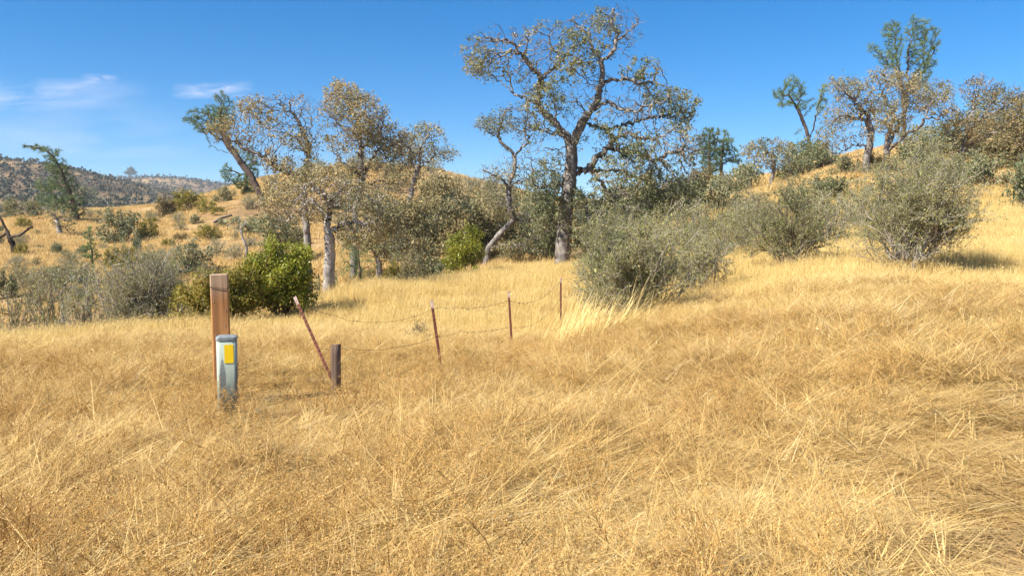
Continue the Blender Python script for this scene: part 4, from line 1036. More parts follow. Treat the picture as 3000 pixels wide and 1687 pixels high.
loop = [(-w_, w_, zw + .012), (-w_, -w_, zw + 0.012), (-0.03, -w_, zw - 0.002), (0.02, -w_, zw - 0.010), (w_, -w_, zw - 0.016), (w_, w_, zw - 0.012), (0, w_, zw), (-w_, w_, zw + .013)]
dn = []
for a, b in zip(loop[:-1], loop[1:]):
    for k in range(5): dn.append(tuple(np.array(a) + (np.array(b) - np.array(a)) * k / 5))
tube_pts(bm, dn + [loop[-1]], 0.003)
tube_pts(bm, [(w_, -w_ * .6, zw - 0.014), (w_ + 0.05, -w_ * .4, zw - 0.022), (w_ + 0.10, -.02, zw - 0.028), (w_ + 0.15, 0.01, zw - 0.04)], 0.003)
bm_obj('wire_loop', bm, M['wire'], post)
bm = bmesh.new()
for x, z in ((-0.055, ztop - 0.28), (0.06, ztop - 0.37), (-0.04, ztop - 0.62), (0.05, ztop - 0.52), (-0.06, ztop - 0.85), (0.03, ztop - 0.16)):
    bmesh.ops.create_cube(bm, size=1.0, matrix=__import__('mathutils').Matrix.Translation((x, -hw - 0.002, z)) @ __import__('mathutils').Matrix.Diagonal((0.004, 0.003, 0.016, 1)))
o = bm_obj('staple', bm, plain_mat('staple_metal', (0.62, 0.56, 0.5), 0.6, 0.1), post); o['kind'] = 'stuff'

# pedestal
Yd = 7.4
db = at(669, 1200, Yd)
ped = thing('utility_pedestal', 'pale green utility pedestal with blank yellow sticker and grey scuffs', 'pedestal', db, rz=radians(16))
zt_ = P(669, 979, Yd)[2] - db[2]
def rrect(hx, hy, r, z, n=6, front_flat=True):
    pts = []
    for cx, cy, a0 in ((hx - r, hy - r, 0), (-hx + r, hy - r, 90), (-hx + r, -hy + r, 180), (hx - r, -hy + r, 270)):
        for k in range(n + 1):
            a = radians(a0 + 90 * k / n); pts.append((cx + r * math.cos(a), cy + r * math.sin(a), z))
    return pts
hx, hy, rr = 0.089, 0.082, 0.030
zc = zt_ - 0.046
def ped_mat():
    m, nt, out = new_mat('pedestal_plastic'); L = nt.links
    tc = N(nt, 'ShaderNodeTexCoord'); sx = N(nt, 'ShaderNodeSeparateXYZ'); L.new(tc.outputs['Object'], sx.inputs[0])
    mp = N(nt, 'ShaderNodeMapping'); mp.inputs['Scale'].default_value = (22, 22, 5); L.new(tc.outputs['Object'], mp.inputs[0])
    no = N(nt, 'ShaderNodeTexNoise', Scale=1.0, Detail=6.0, Roughness=0.65); L.new(mp.outputs[0], no.inputs['Vector'])
    fin = N(nt, 'ShaderNodeTexNoise', Scale=90.0, Detail=3.0); L.new(tc.outputs['Object'], fin.inputs['Vector'])
    def mth(op, a, b=None, c=None, clamp=False):
        n = N(nt, 'ShaderNodeMath', operation=op); n.use_clamp = clamp
        for i, v in enumerate((a, b, c)):
            if v is None: continue
            if isinstance(v, (int, float)): n.inputs[i].default_value = v
            else: L.new(v, n.inputs[i])
        return n.outputs[0]
    def tongue(x0, ztop_, w_low, w_k):
        # a scuffed tongue widening downward below ztop_
        dz = mth('SUBTRACT', ztop_, sx.outputs[2])
        w = mth('MULTIPLY', mth('POWER', mth('MAXIMUM', dz, 0.0), 0.5), w_k)
        w = mth('MINIMUM', w, w_low)
        dx = mth('ABSOLUTE', mth('SUBTRACT', sx.outputs[0], x0))
        dx = mth('ADD', dx, mth('MULTIPLY_ADD', no.outputs[0], 0.03, -0.015))
        return mth('MULTIPLY', mth('SUBTRACT', w, dx), 120.0, clamp=True)
    t1 = tongue(-0.040, zc - 0.17, 0.034, 0.085); t2 = tongue(0.090, zc - 0.20, 0.024, 0.06)
    low = mth('MULTIPLY', mth('SUBTRACT', mth('MULTIPLY_ADD', no.outputs[0], 0.5, zc - 0.62), sx.outputs[2]), 9.0, clamp=True)
    dirt = mth('MAXIMUM', mth('MULTIPLY', mth('MAXIMUM', t1, t2), 0.85), mth('MULTIPLY', low, 0.55))
    base = ramp(nt, [(0.3, (0.32, 0.385, 0.31)), (0.7, (0.40, 0.47, 0.38))], no.outputs[0])
    dk = ramp(nt, [(0.3, (0.06, 0.068, 0.07)), (0.7, (0.17, 0.19, 0.19))], fin.outputs[0])
    c = mixc(nt, dirt, base, dk)
    b = N(nt, 'ShaderNodeBsdfPrincipled', Roughness=0.5); L.new(c, b.inputs['Base Color']); L.new(b.outputs[0], out.inputs[0]); return m
bm = bmesh.new()
prism(bm, [rrect(hx * 1.0, hy, rr, -0.3), rrect(hx, hy, rr, zc * 0.5), rrect(hx, hy, rr, zc - 0.012), rrect(hx - 0.003, hy - 0.003, rr, zc - 0.010), rrect(hx - 0.003, hy - 0.003, rr, zc)])
bm_obj('body', bm, ped_mat(), ped, True)
bm = bmesh.new()
prism(bm, [rrect(hx - 0.004, hy - 0.004, rr, zc - 0.004), rrect(hx + 0.004, hy + 0.004, rr, zc - 0.004), rrect(hx + 0.004, hy + 0.004, rr, zc + 0.022), rrect(hx + 0.001, hy + 0.001, rr, zc + 0.028), rrect(hx - 0.02, hy - 0.02, rr - 0.012, zc + 0.036), rrect(hx - 0.055, hy - 0.05, 0.02, zc + 0.040)])
bm_obj('cap', bm, plain_mat('cap_plastic', (0.27, 0.305, 0.315), 0.55, 0, 0.4, 14), ped)
def slab(name, x0, x1, z0, z1_, y, r, mat):
    bm = bmesh.new(); cx, cz_ = (x0 + x1) / 2, (z0 + z1_) / 2
    a = [(p[0] + cx, y, p[1] + cz_) for p in rrect((x1 - x0) / 2, (z1_ - z0) / 2, r, 0, 4)]
    b = [(p[0], y - 0.0016, p[2]) for p in a]
    prism(bm, [a, b]); bmesh.ops.recalc_face_normals(bm, faces=bm.faces); return bm_obj(name, bm, mat, ped)
s0, s1 = -0.018, 0.060
slab('sticker_border', s0 - 0.004, s1 + 0.004, zc - 0.215, zc - 0.038, -hy - 0.0002, 0.006, plain_mat('sticker_white', (0.72, 0.72, 0.45), 0.5))
slab('sticker', s0, s1, zc - 0.211, zc - 0.042, -hy - 0.0020, 0.005, plain_mat('sticker_yellow', (0.95, 0.66, 0.008), 0.4, 0, 0.05))
bm = bmesh.new(); bmesh.ops.create_cone(bm, cap_ends=True, segments=10, radius1=0.004, radius2=0.004, depth=0.006, matrix=__import__('mathutils').Matrix.Translation((0.03, -hy - 0.006, zc + 0.004)) @ __import__('mathutils').Matrix.Rotation(radians(90), 4, 'X'))
bm_obj('lock_screw', bm, plain_mat('screw', (0.08, 0.08, 0.08), 0.5, 0.5), ped)

# short round stub post
Ys = 8.8
sb = at(984, 1120, Ys)
stub = thing('wooden_stub', 'short weathered round wooden stub beside the foot of the leaning steel post', 'post', sb)
zs = P(984, 1010, Ys)[2] - sb[2]
bm = bmesh.new(); rg = []
for k in range(9):
    z = -0.25 + (zs + 0.25) * k / 8
    rg.append([(0.054 * (1 + 0.04 * math.sin(3 * i + k)) * math.cos(i * math.pi / 8) + 0.01 * (k / 8 - .5), 0.054 * math.sin(i * math.pi / 8), z + (0.008 * math.cos(i * math.pi / 8 + 1) if k == 8 else 0)) for i in range(16)])
rg.append([(x * 0.86, y * 0.86, z + 0.006) for x, y, z in rg[-1]])
prism(bm, rg)
bm_obj('stub_body', bm, wood_mat('stub_wood', (0.05, 0.037, 0.03), (0.15, 0.105, 0.08), (0.30, 0.25, 0.21), None, 1.3), stub, True)

# fence of steel posts and two sagging strands
POSTS = [((863, 869), (966, 1098), 9.35, 9.1), ((1264, 880), (1290, 1062), 10.2, 10.2), ((1490, 853), (1499, 1005), 13.0, 13.0), ((1643, 814), (1643, 935), 16.5, 16.5), ((2105, 700), (2094, 815), 19.0, 19.0)]
fb = at(966, 1098, 9.1)
fence = thing('wire_fence', 'sagging wire fence on rusty steel posts, first post leaning left', 'fence', fb)
M['rust'] = plain_mat('rusty_steel', (0.19, 0.062, 0.035), 0.7, 0.2, 0.5, 30)
M['tip'] = plain_mat('worn_white_paint', (0.50, 0.43, 0.37), 0.6, 0, 0.5, 40, (0.20, 0.09, 0.055))
tops = []
for k, (tp, bt, Yt, Yb) in enumerate(POSTS):
    A = P(tp[0], tp[1], Yt); Bq = P(bt[0], bt[1], Yb)
    g = z1(Bq[0], Bq[1]); ax = unit(A - Bq); 
    Bq = Bq + ax * min(0.0, (g - 0.25 - Bq[2]) / ax[2])
    A, Bq = A - fb, Bq - fb
    L_ = np.linalg.norm(A - Bq); u = unit(np.cross(ax, np.array([0.25, 1.0, 0.0]))); v = np.cross(ax, u)
    if v[1] > 0: u, v = -u, -v      # v points at the viewer's side
    tipL = 0.10
    fl, th_, wb = 0.019, 0.004, 0.03
    prof = [(-fl, 0), (fl, 0), (fl, -th_), (th_ / 2, -th_), (th_ / 2, -wb), (-th_ / 2, -wb), (-th_ / 2, -th_), (-fl, -th_)]
    def place(s, grow=0.0): return [tuple(Bq + ax * s + u * (x + grow * np.sign(x)) + v * (y + (grow if y == 0 else -grow))) for x, y in prof]
    bm = bmesh.new(); prism(bm, [place(0), place(L_ - tipL)])
    for q_ in np.arange(0.3, L_ - tipL - 0.02, 0.055):
        c = Bq + ax * q_
        prism(bm, [[tuple(c + u * x * 0.011 + v * 0.0 + ax * z * 0.011) for x, z in ((-1, -1), (1, -1), (1, 1), (-1, 1))], [tuple(c + u * x * 0.008 + v * 0.007 + ax * z * 0.008) for x, z in ((-1, -1), (1, -1), (1, 1), (-1, 1))]])
    bmesh.ops.recalc_face_normals(bm, faces=bm.faces)
    po = bm_obj('steel_post', bm, M['rust'], fence)
    if k == 0: po['label'] = 'leaning rusty steel post'
    bm = bmesh.new(); prism(bm, [place(L_ - tipL, 0.001), place(L_, 0.001)]); bmesh.ops.recalc_face_normals(bm, faces=bm.faces)
    bm_obj('post_tip', bm, M['tip'], po)
def strand(keys, r=0.0019, barb=0.13):
    """keys: wire way-points as photo pixels and depth; a slack line with barbs"""
    pts = []
    for (a, b) in zip(keys[:-1], keys[1:]):
        pa, pb_ = P(*a[:3]) - fb, P(*b[:3]) - fb; n = max(6, int(np.linalg.norm(pb_ - pa) / 0.12)); sag = b[3]
        for k in range(n):
            t = k / n; p = pa + (pb_ - pa) * t; p = p + np.array([rng.normal(0, 0.004), 0, -4 * sag * t * (1 - t) + rng.normal(0, 0.006)]); pts.append(p)
    pts.append(P(*keys[-1][:3]) - fb)
    bm = bmesh.new(); tube_pts(bm, pts, r, 5)
    run = 0
    for p, q_ in zip(pts[:-1], pts[1:]):
        run += np.linalg.norm(q_ - p)
        if run > barb:
            run = 0; d = unit(q_ - p)
            for s in (1, -1):
                w = unit(np.cross(d, rng.normal(0, 1, 3))) * 0.016
                tube_pts(bm, [p - w + d * 0.004 * s, p, p + w - d * 0.004 * s], 0.0016, 3)
    return bm_obj('barbed_wire', bm, M['wire'], fence)
strand([(884, 912, 9.3, 0), (925, 908, 9.35, 0), (1268, 907, 10.2, 0.16), (1355, 903, 11.0, -0.02), (1490, 881, 13.0, 0.03), (1643, 820, 16.5, 0.20), (2104, 712, 19.0, 0.1)])
strand([(931, 1019, 9.15, 0), (1000, 1022, 9.2, 0.01), (1277, 986, 10.2, 0.07), (1350, 970, 11.0, 0.02), (1493, 958, 13.0, 0.03), (1643, 872, 16.5, 0.2), (2098, 750, 19.0, 0.1)])

# small dead red-brown weed in the meadow
wp = shrub_parts('dead_weed', 0.5, 0.5, n_stems=7, step=0.03, spawn=0.3, spread=0.6, leaf=0.016, per=2, leafm='oak_leaf_brown', twig='brown_twig', r_tip=0.002, stem_r=0.005)
shrub('dead_weed', 'small dead reddish weed standing in the straw near the second steel post', at(1222, 960, 13.5), wp, cat='weed')

# lesser brush over the slope beyond the gully
kk = 0
while kk < 95:
    px_, py_ = rng.uniform(-40, 900), rng.uniform(640, 905)
    if 110 < px_ < 420 and 615 < py_ < 720 and rng.random() < 0.85: continue      # the open golden spur
    if rng.random() > 0.35 + 0.65 * field(np.array([px_]), np.array([py_]), 0.016, 2.0)[0] + 0.3 * (py_ > 800): continue
    kind_ = ('scrub_grey', 'scrub_brown', 'scrub_green', 'scrub_olive', 'scrub_tan')[int(rng.choice(5, p=[0.34, 0.26, 0.24, 0.08, 0.08]))]
    w_px = rng.uniform(24, 64) * (0.7 + 0.5 * (py_ - 640) / 260)
    lab = {'scrub_grey': 'low grey brush scattered over the golden slope beyond the gully', 'scrub_brown': 'low leafless brown brush scattered over the golden slope beyond the gully', 'scrub_green': 'low grey-green leafy brush scattered over the golden slope beyond the gully',
           'scrub_olive': 'low olive brush scattered over the golden slope beyond the gully', 'scrub_tan': 'low tan brush scattered over the golden slope beyond the gully'}[kind_]
    scrub(kind_, px_, py_, w_px, w_px * rng.uniform(0.5, 0.9), lab, None, kind_.replace('scrub_', '') + ' brush on the slope beyond the gully'); kk += 1

kk = 0
while kk < 34:
    px_, py_ = rng.uniform(690, 1460), rng.uniform(492, 690)
    h_ = hit(px_, py_)
    if h_ is None or h_[1] < 48 or h_[1] > 135: continue
    kind_ = ('scrub_grey', 'scrub_brown', 'scrub_green', 'scrub_olive')[int(rng.choice(4, p=[0.34, 0.2, 0.36, 0.1]))]
    w_px = rng.uniform(34, 80)
    scrub(kind_, px_, py_, w_px, w_px * rng.uniform(0.5, 0.85), {'scrub_grey': 'grey brush on the rounded hill behind the oaks', 'scrub_brown': 'leafless brown brush on the rounded hill behind the oaks', 'scrub_green': 'grey-green leafy brush on the rounded hill behind the oaks', 'scrub_olive': 'olive brush on the rounded hill behind the oaks'}[kind_],
          None, kind_.replace('scrub_', '') + ' brush on the rounded hill behind the oaks'); kk += 1

# fallen dead limbs on the hillside
def logobj(label, pts, r, mat):
    Yl = hit(*pts[0])[1]; b = at(pts[0][0], pts[0][1], Yl)
    W_ = []
    for p in pts:
        h = hit(*p); h = h if h is not None and abs(h[1] - Yl) < 30 else at(p[0], p[1], Yl)
        W_.append(np.array([h[0], h[1], z1(h[0], h[1]) + r]) - b)
    bm = bmesh.new(); tube_pts(bm, W_, r, 6); r_ = thing('fallen_log', label, 'log', b); bm_obj('log_body', bm, mat, r_, True)
logobj('dark fallen limb lying below the yellow-green ridge thicket', [(558, 638), (575, 629), (592, 620)], 0.09, M['pine_bark'])
logobj('reddish rotten log on the slope under the ridge thicket', [(626, 655), (645, 643), (668, 636), (680, 634)], 0.12, M['brown_twig'])

# ------------------------------------------------------------------ grass
def strips(base, az, t0, bend, L_, w, segs, tint, waz=None):
    """bent tapering blades; t0 = lean from upright, bend = further lean along the blade"""
    n = len(base); V = []; p = base.copy(); Vl = []
    wa = az + math.pi / 2 + rng.normal(0, 0.6, n) if waz is None else waz
    wd = np.stack([np.cos(wa), np.sin(wa), np.zeros(n)], -1)
    for k in range(segs + 1):
        f = 1 - k / segs
        ww = (w * (0.35 + 0.65 * f))[:, None]
        if k < segs: Vl += [p - wd * ww * 0.5, p + wd * ww * 0.5]
        else: Vl += [p]
        t = t0 + bend * (k + 0.5) / segs
        d = np.stack([np.sin(t) * np.cos(az), np.sin(t) * np.sin(az), np.cos(t)], -1)
        if k < segs: p = p + d * (L_ / segs)[:, None]
    m = 2 * segs + 1
    V = np.stack(Vl, 1).reshape(-1, 3); o = np.arange(n)[:, None] * m
    Q = [np.concatenate([o + 2 * k, o + 2 * k + 1, o + 2 * k + 3, o + 2 * k + 2], 1) for k in range(segs - 1)]
    T = np.concatenate([o + 2 * segs - 2, o + 2 * segs - 1, o + 2 * segs], 1)
    return V, np.concatenate(Q) if Q else np.zeros((0, 4), int), T, np.repeat(tint, m), p
def disc(n, r):
    a = rng.uniform(0, 2 * math.pi, n); q_ = r * np.sqrt(rng.random(n)); return np.stack([q_ * np.cos(a), q_ * np.sin(a), np.zeros(n)], -1)
class Bag:
    def __init__(s): s.V, s.Q, s.T, s.t, s.n = [], [], [], [], 0
    def add(s, V, Q, T, t):
        s.V.append(V); s.t.append(t)
        if Q is not None and len(Q): s.Q.append(Q + s.n)
        if T is not None and len(T): s.T.append(T + s.n)
        s.n += len(V)
    def mesh(s, name, mat):
        f = []
        if s.Q: f.append(np.concatenate(s.Q))
        if s.T: f.append(np.concatenate(s.T))
        return make_mesh(name, np.concatenate(s.V), f, mat, np.concatenate(s.t), False)
def proto_col(name): return bpy.data.collections.new(name)
def add_proto(col, me):
    o = bpy.data.objects.new(me.name, me); col.objects.link(o)

matted = proto_col('matted_kinds'); upright = proto_col('upright_kinds'); thistle = proto_col('thistle_kinds'); hillg = proto_col('hill_kinds'); farg = proto_col('far_kinds')
for k in range(7):
    b = Bag(); m = 40; per = 7; n = m * per            # wisps of stalks lying together
    wb = disc(m, 0.40); base = np.repeat(wb, per, 0) + rng.normal(0, 0.028, (n, 3)) * np.array([1, 1, 0])
    base[:, 2] = np.repeat(rng.random(m) ** 1.4 * 0.17, per) + rng.random(n) * 0.02
    waz = rng.normal(0, 1.0, m); cr = rng.random(m) < 0.45; waz[cr] = rng.uniform(0, 6.28, cr.sum())
    az = np.repeat(waz, per) + rng.normal(0, 0.22, n)
    t0 = np.repeat(rng.uniform(1.05, 1.55, m), per) + rng.normal(0, 0.14, n)
    V, Q, T, t, tip = strips(base, az, t0, rng.uniform(-0.1, 0.6, n), rng.uniform(0.18, 0.5, n), rng.uniform(0.0028, 0.0058, n), 4, np.clip(np.repeat(rng.normal(0.6, 0.16, m), per) + rng.normal(0, 0.12, n), 0, 1))
    V[:, 2] = np.maximum(V[:, 2], 0.004); b.add(V, Q, T, t)
    n = 90; base = disc(n, 0.42); base[:, 2] = rng.random(n) * 0.12    # loose bits going every way
    V, Q, T, t, tip = strips(base, rng.uniform(0, 6.28, n), rng.uniform(0.5, 1.6, n), rng.uniform(0, 0.8, n), rng.uniform(0.10, 0.35, n), rng.uniform(0.002, 0.005, n), 3, np.clip(rng.normal(0.45, 0.2, n), 0, 1))
    V[:, 2] = np.maximum(V[:, 2], 0.004); b.add(V, Q, T, t)
    n = 10; base = disc(n, 0.4)
    V, Q, T, t, tip = strips(base, rng.uniform(0, 6.28, n), rng.uniform(0.05, 0.8, n), rng.uniform(0, 0.9, n), rng.uniform(0.18, 0.38, n), rng.uniform(0.0018, 0.003, n), 4, np.clip(rng.normal(0.75, 0.15, n), 0, 1))
    b.add(V, Q, T, t)
    add_proto(matted, b.mesh('matted_grass_patch', M['grass']))
def seed_heads(b, tip, n_sel, L_, lt):
    s = rng.permutation(len(tip))[:n_sel]
    c = np.repeat(tip[s], 4, 0) + rng.normal(0, 1, (len(s) * 4, 3)) * np.array([0.012, 0.012, 0.02]) * (L_ / 0.02)
    v, q_, tt = leaves(c, L_, aspect=0.32, tint=np.clip(rng.normal(lt, 0.12, len(c)), 0, 1)); b.add(v, q_, None, tt)
for k in range(6):
    b = Bag(); n = 150
    base = disc(n, 0.40)
    V, Q, T, t, tip = strips(base, rng.normal(0.3, 1.3, n), np.abs(rng.normal(0.14, 0.14, n)), rng.uniform(0.0, 0.6, n), rng.uniform(0.22, 0.46, n), rng.uniform(0.003, 0.0065, n), 3, np.clip(rng.normal(0.66, 0.16, n), 0, 1))
    b.add(V, Q, T, t); seed_heads(b, tip, 16, 0.024, 0.75)
    n = 90; base = disc(n, 0.42)
    V, Q, T, t, tip = strips(base, rng.uniform(0, 6.28, n), rng.uniform(0.3, 1.3, n), rng.uniform(0, 0.6, n), rng.uniform(0.12, 0.28, n), rng.uniform(0.003, 0.006, n), 2, np.clip(rng.normal(0.45, 0.18, n), 0, 1))
    b.add(V, Q, T, t)
    add_proto(upright, b.mesh('upright_grass_patch', M['straw']))
for k in range(7):
    b = Bag()
    pos, par = tip_growth(rng.integers(3, 6), 0.50, 0.60, 0.035, 0.22, 0.5, 0.16, 0.02, 3)
    rad, main, tips = radii(pos, par, 0.0011, 0.004, e=2.2); rad = np.minimum(rad, 0.0028)
    V, Q = tubes(pos, par, rad, main, knob=0.02); b.add(V, Q, None, np.full(len(V), 0.55) + rng.normal(0, 0.1, len(V)) * 0)
    tp = pos[tips]; tp = tp[(tp[:, 2] > 0.12) & (rng.random(len(tp)) < 0.6)]
    oc = np.array([[1, 0, 0], [-1, 0, 0], [0, 1, 0], [0, -1, 0], [0, 0, 1.3], [0, 0, -1.1]]) * 0.0058
    of = np.array([[0, 2, 4], [2, 1, 4], [1, 3, 4], [3, 0, 4], [2, 0, 5], [1, 2, 5], [3, 1, 5], [0, 3, 5]])
    m = len(tp); V = (tp[:, None] + oc[None] * rng.uniform(0.8, 1.5, (m, 1, 1))).reshape(-1, 3); T = (np.arange(m)[:, None, None] * 6 + of[None]).reshape(-1, 3)
    b.add(V, None, T, np.repeat(np.clip(rng.normal(0.85, 0.12, m), 0, 1), 6))
    v, t_, tt = needles(tp, unit(rng.normal(0, 1, (m, 3))), 9, 0.026, 0.003, 0.2, 1.2); b.add(v, None, t_, np.clip(tt * 0 + 0.75, 0, 1))
    add_proto(thistle, b.mesh('thistle_plant', M['thistle']))
for k in range(5):
    b = Bag(); n = 260
    base = disc(n, 1.0)
    V, Q, T, t, tip = strips(base, rng.normal(0.3, 1.5, n), rng.uniform(0.05, 0.9, n), rng.uniform(0, 0.6, n), rng.uniform(0.22, 0.5, n), rng.uniform(0.012, 0.03, n), 2, np.clip(rng.normal(0.5, 0.2, n), 0, 1))
    b.add(V, Q, T, t); add_proto(hillg, b.mesh('hill_grass_patch', M['grass']))

def scatter(name, label, coll, pts, rz, scl, seed, tilt=None, category='grass'):
    me = bpy.data.meshes.new(name); n = len(pts); me.vertices.add(n); me.vertices.foreach_set('co', pts.astype(np.float32).ravel())
    rot = np.zeros((n, 3), np.float32); rot[:, 2] = rz
    if tilt is not None: rot[:, :2] = tilt
    me.attributes.new('rot', 'FLOAT_VECTOR', 'POINT').data.foreach_set('vector', rot.ravel())
    me.attributes.new('scl', 'FLOAT_VECTOR', 'POINT').data.foreach_set('vector', scl.astype(np.float32).ravel())
    me.attributes.new('kind_index', 'INT', 'POINT').data.foreach_set('value', rng.integers(0, len(coll.objects), n).astype(np.int32))
    o = link(name, me); o['kind'] = 'stuff'; o['label'] = label; o['category'] = category
    ng = bpy.data.node_groups.new(name + '_nodes', 'GeometryNodeTree')
    ng.interface.new_socket('Geometry', in_out='INPUT', socket_type='NodeSocketGeometry'); ng.interface.new_socket('Geometry', in_out='OUTPUT', socket_type='NodeSocketGeometry')
    gi = ng.nodes.new('NodeGroupInput'); go = ng.nodes.new('NodeGroupOutput'); ip = ng.nodes.new('GeometryNodeInstanceOnPoints')
    ci = ng.nodes.new('GeometryNodeCollectionInfo'); ci.inputs['Collection'].default_value = coll; ci.inputs['Separate Children'].default_value = True; ci.inputs['Reset Children'].default_value = True
    def attr(nm, ty):
        a = ng.nodes.new('GeometryNodeInputNamedAttribute'); a.data_type = ty; a.inputs['Name'].default_value = nm; return [s for s in a.outputs if s.name == 'Attribute' and s.enabled][0]
    e2r = ng.nodes.new('FunctionNodeEulerToRotation')
    L = ng.links
    L.new(gi.outputs[0], ip.inputs['Points']); L.new(ci.outputs[0], ip.inputs['Instance']); ip.inputs['Pick Instance'].default_value = True
    L.new(attr('kind_index', 'INT'), ip.inputs['Instance Index'])
    L.new(attr('rot', 'FLOAT_VECTOR'), e2r.inputs[0]); L.new(e2r.outputs[0], ip.inputs['Rotation'])
    L.new(attr('scl', 'FLOAT_VECTOR'), ip.inputs['Scale'])
    L.new(ip.outputs[0], go.inputs[0])
    md = o.modifiers.new('grass', 'NODES'); md.node_group = ng
    return o
def polar_pts(n, r0, r1, tmax=0.80, power=2.0):
    r = (r0 ** power + (r1 ** power - r0 ** power) * rng.random(n)) ** (1 / power)
    th = rng.uniform(-tmax, tmax, n); x, y = r * np.sin(th), r * np.cos(th)
    return x, y, r, th
def clear_of(x, y):
    ok = np.ones(len(x), bool)
    for b, rr_ in ((pb, 0.10), (db, 0.12), (sb, 0.07)):
        ok &= np.hypot(x - b[0], y - b[1]) > rr_
    return ok
def slope_tilt(x, y):
    e = 0.3; dx = (zt(x + e, y) - zt(x - e, y)) / (2 * e); dy = (zt(x, y + e) - zt(x, y - e)) / (2 * e)
    return dx, dy
# matted straw over the near ground
x, y, r, th = polar_pts(4200, 1.7, 15.5, 0.82, 1.7)
hol = field(x, y, 2.3, 0.6) * 0.55 + field(x, y, 5.3, 2.2) * 0.45
k = clear_of(x, y) & (rng.random(len(x)) < np.clip((hol - 0.24) * 4.5, 0.05, 1)); x, y, r = x[k], y[k], r[k]
f = hol[k]
scl = np.stack([np.full(len(x), 1.0), np.full(len(x), 1.0), 0.2 + 1.0 * f], -1) * rng.uniform(0.85, 1.2, (len(x), 1)) * np.clip(0.9 + r / 40, 1, 1.3)[:, None]
dn_ = np.min([np.hypot(x - b_[0], y - b_[1]) for b_ in (pb, db, sb)], 0); scl[:, 2] *= np.clip(dn_ / 1.6, 0.4, 1)
th2 = np.arctan2(x, y); trod = np.clip((th2 - 0.43 - 0.05 * np.sin(y * 1.1)) / 0.06, 0, 1) * np.clip((9.5 - np.hypot(x, y)) / 2, 0, 1)
scl[:, 2] *= 1 - 0.5 * trod; scl[trod > rng.uniform(0.3, 2.4, len(x))] *= 0.35
flow = 0.5 + 3.2 * (field(x, y, 0.75, 4.0) - 0.5) + rng.normal(0, 0.9, len(x))
scatter('matted_grass', 'flattened dry straw covering the near ground', matted, np.stack([x, y, zt(x, y) - 0.01], -1), flow, scl, 1)
# upright oat grass further back
x, y, r, th = polar_pts(17000, 8.5, 46, 0.80, 1.75)
px_edge = np.tan(th) * F + 1500
rmax = np.interp(px_edge, [-400, 0, 300, 550, 950, 1200, 1400, 1650, 1900, 2200, 4000], [17.5, 18, 19, 20, 28, 31, 34, 38, 42, 46, 46])
keep = clear_of(x, y) & (r < rmax) & (rng.random(len(r)) < np.clip((r - 8.5) / 5 * (0.3 + 1.4 * field(x, y, 0.9, 3.3)), 0, 1))
right = np.clip((th - 0.25) / 0.3, 0, 1) * np.clip((22 - r) / 10, 0, 1)
keep &= rng.random(len(r)) > right * 0.6
x, y, r = x[keep], y[keep], r[keep]
f = field(x, y, 1.1, 1.6)
scl = np.stack([np.ones(len(x))] * 2 + [0.5 + 0.6 * f], -1) * rng.uniform(0.8, 1.15, (len(x), 1)) * np.clip(0.55 + r / 40, 0.7, 1.25)[:, None]
scatter('oat_grass', 'upright pale gold oat grass over the upper meadow', upright, np.stack([x, y, zt(x, y) - 0.01], -1), rng.normal(0.3, 0.9, len(x)), scl, 2)
# star thistle among the near straw
x, y, r, th = polar_pts(4600, 1.9, 13, 0.80, 1.7)
keep = clear_of(x, y) & ((th < 0.45) | (r > 9)) & (rng.random(len(x)) < np.clip(1.5 * field(x, y, 0.8, 5.0) + 0.15 - 0.5 * np.clip((th - 0.2) / 0.3, 0, 1), 0.12, 1))
x, y = x[keep], y[keep]
scl = np.stack([np.ones(len(x))] * 3, -1) * rng.uniform(0.5, 0.95, (len(x), 1))
scatter('star_thistle', 'dry thistles with small yellow spiny heads among the near straw', thistle, np.stack([x, y, zt(x, y) - 0.01], -1), rng.uniform(0, 6.28, len(x)), scl, 3, rng.normal(0, 0.18, (len(x), 2)), 'thistle')
# grass on the hills
x, y, r, th = polar_pts(15000, 20, 135, 0.80, 1.6)
px_e = np.tan(th) * F + 1500
rmin = np.interp(px_e, [-400, 0, 300, 550, 950, 1200, 1400, 1650, 1900, 2200, 4000], [17, 18, 19, 20, 28, 31, 34, 38, 42, 44, 44])
keep = (r > rmin) & (field(x, y, 0.11, 2.0) * 0.5 + field(x, y, 0.31, 1.0) * 0.5 + rng.normal(0, 0.12, len(x)) > 0.36)
x, y, r = x[keep], y[keep], r[keep]
scl = np.ones((len(x), 3)) * rng.uniform(0.75, 1.2, (len(x), 1))
scatter('hill_grass', 'dry golden grass on the slopes beyond the gully', hillg, np.stack([x, y, zt(x, y) - 0.02], -1), rng.normal(0.3, 1.0, len(x)), scl, 4)

# bright clump of long bent straw by the fence
def clump(label, px, py, Y, n, spread, hmin, hmax, lean_az, seed=0):
    c = at(px, py, Y); b = Bag()
    base = disc(n, spread); base[:, 0] *= 1.5
    V, Q, T, t, tip = strips(base, rng.normal(lean_az, 0.35, n), rng.uniform(0.1, 0.75, n), rng.uniform(0.05, 0.5, n), rng.uniform(hmin, hmax, n), rng.uniform(0.007, 0.013, n), 4, np.clip(rng.normal(0.86, 0.12, n), 0, 1))
    base_z = zt(V[:, 0] * 0 + c[0] + np.repeat(base[:, 0], 9), np.repeat(base[:, 1], 9) + c[1]) - c[2]
    V[:, 2] += base_z - 0.02
    b.add(V, Q, T, t)
    r_ = thing('straw_clump', label, 'grass clump', c); link('stalks', b.mesh('straw_clump_stalks', M['straw']), r_)
clump('bright clump of long straw stalks leaning right, between the fence and the nearest grey bush', 1665, 1030, 12.3, 240, 0.40, 0.6, 1.25, 0.35)
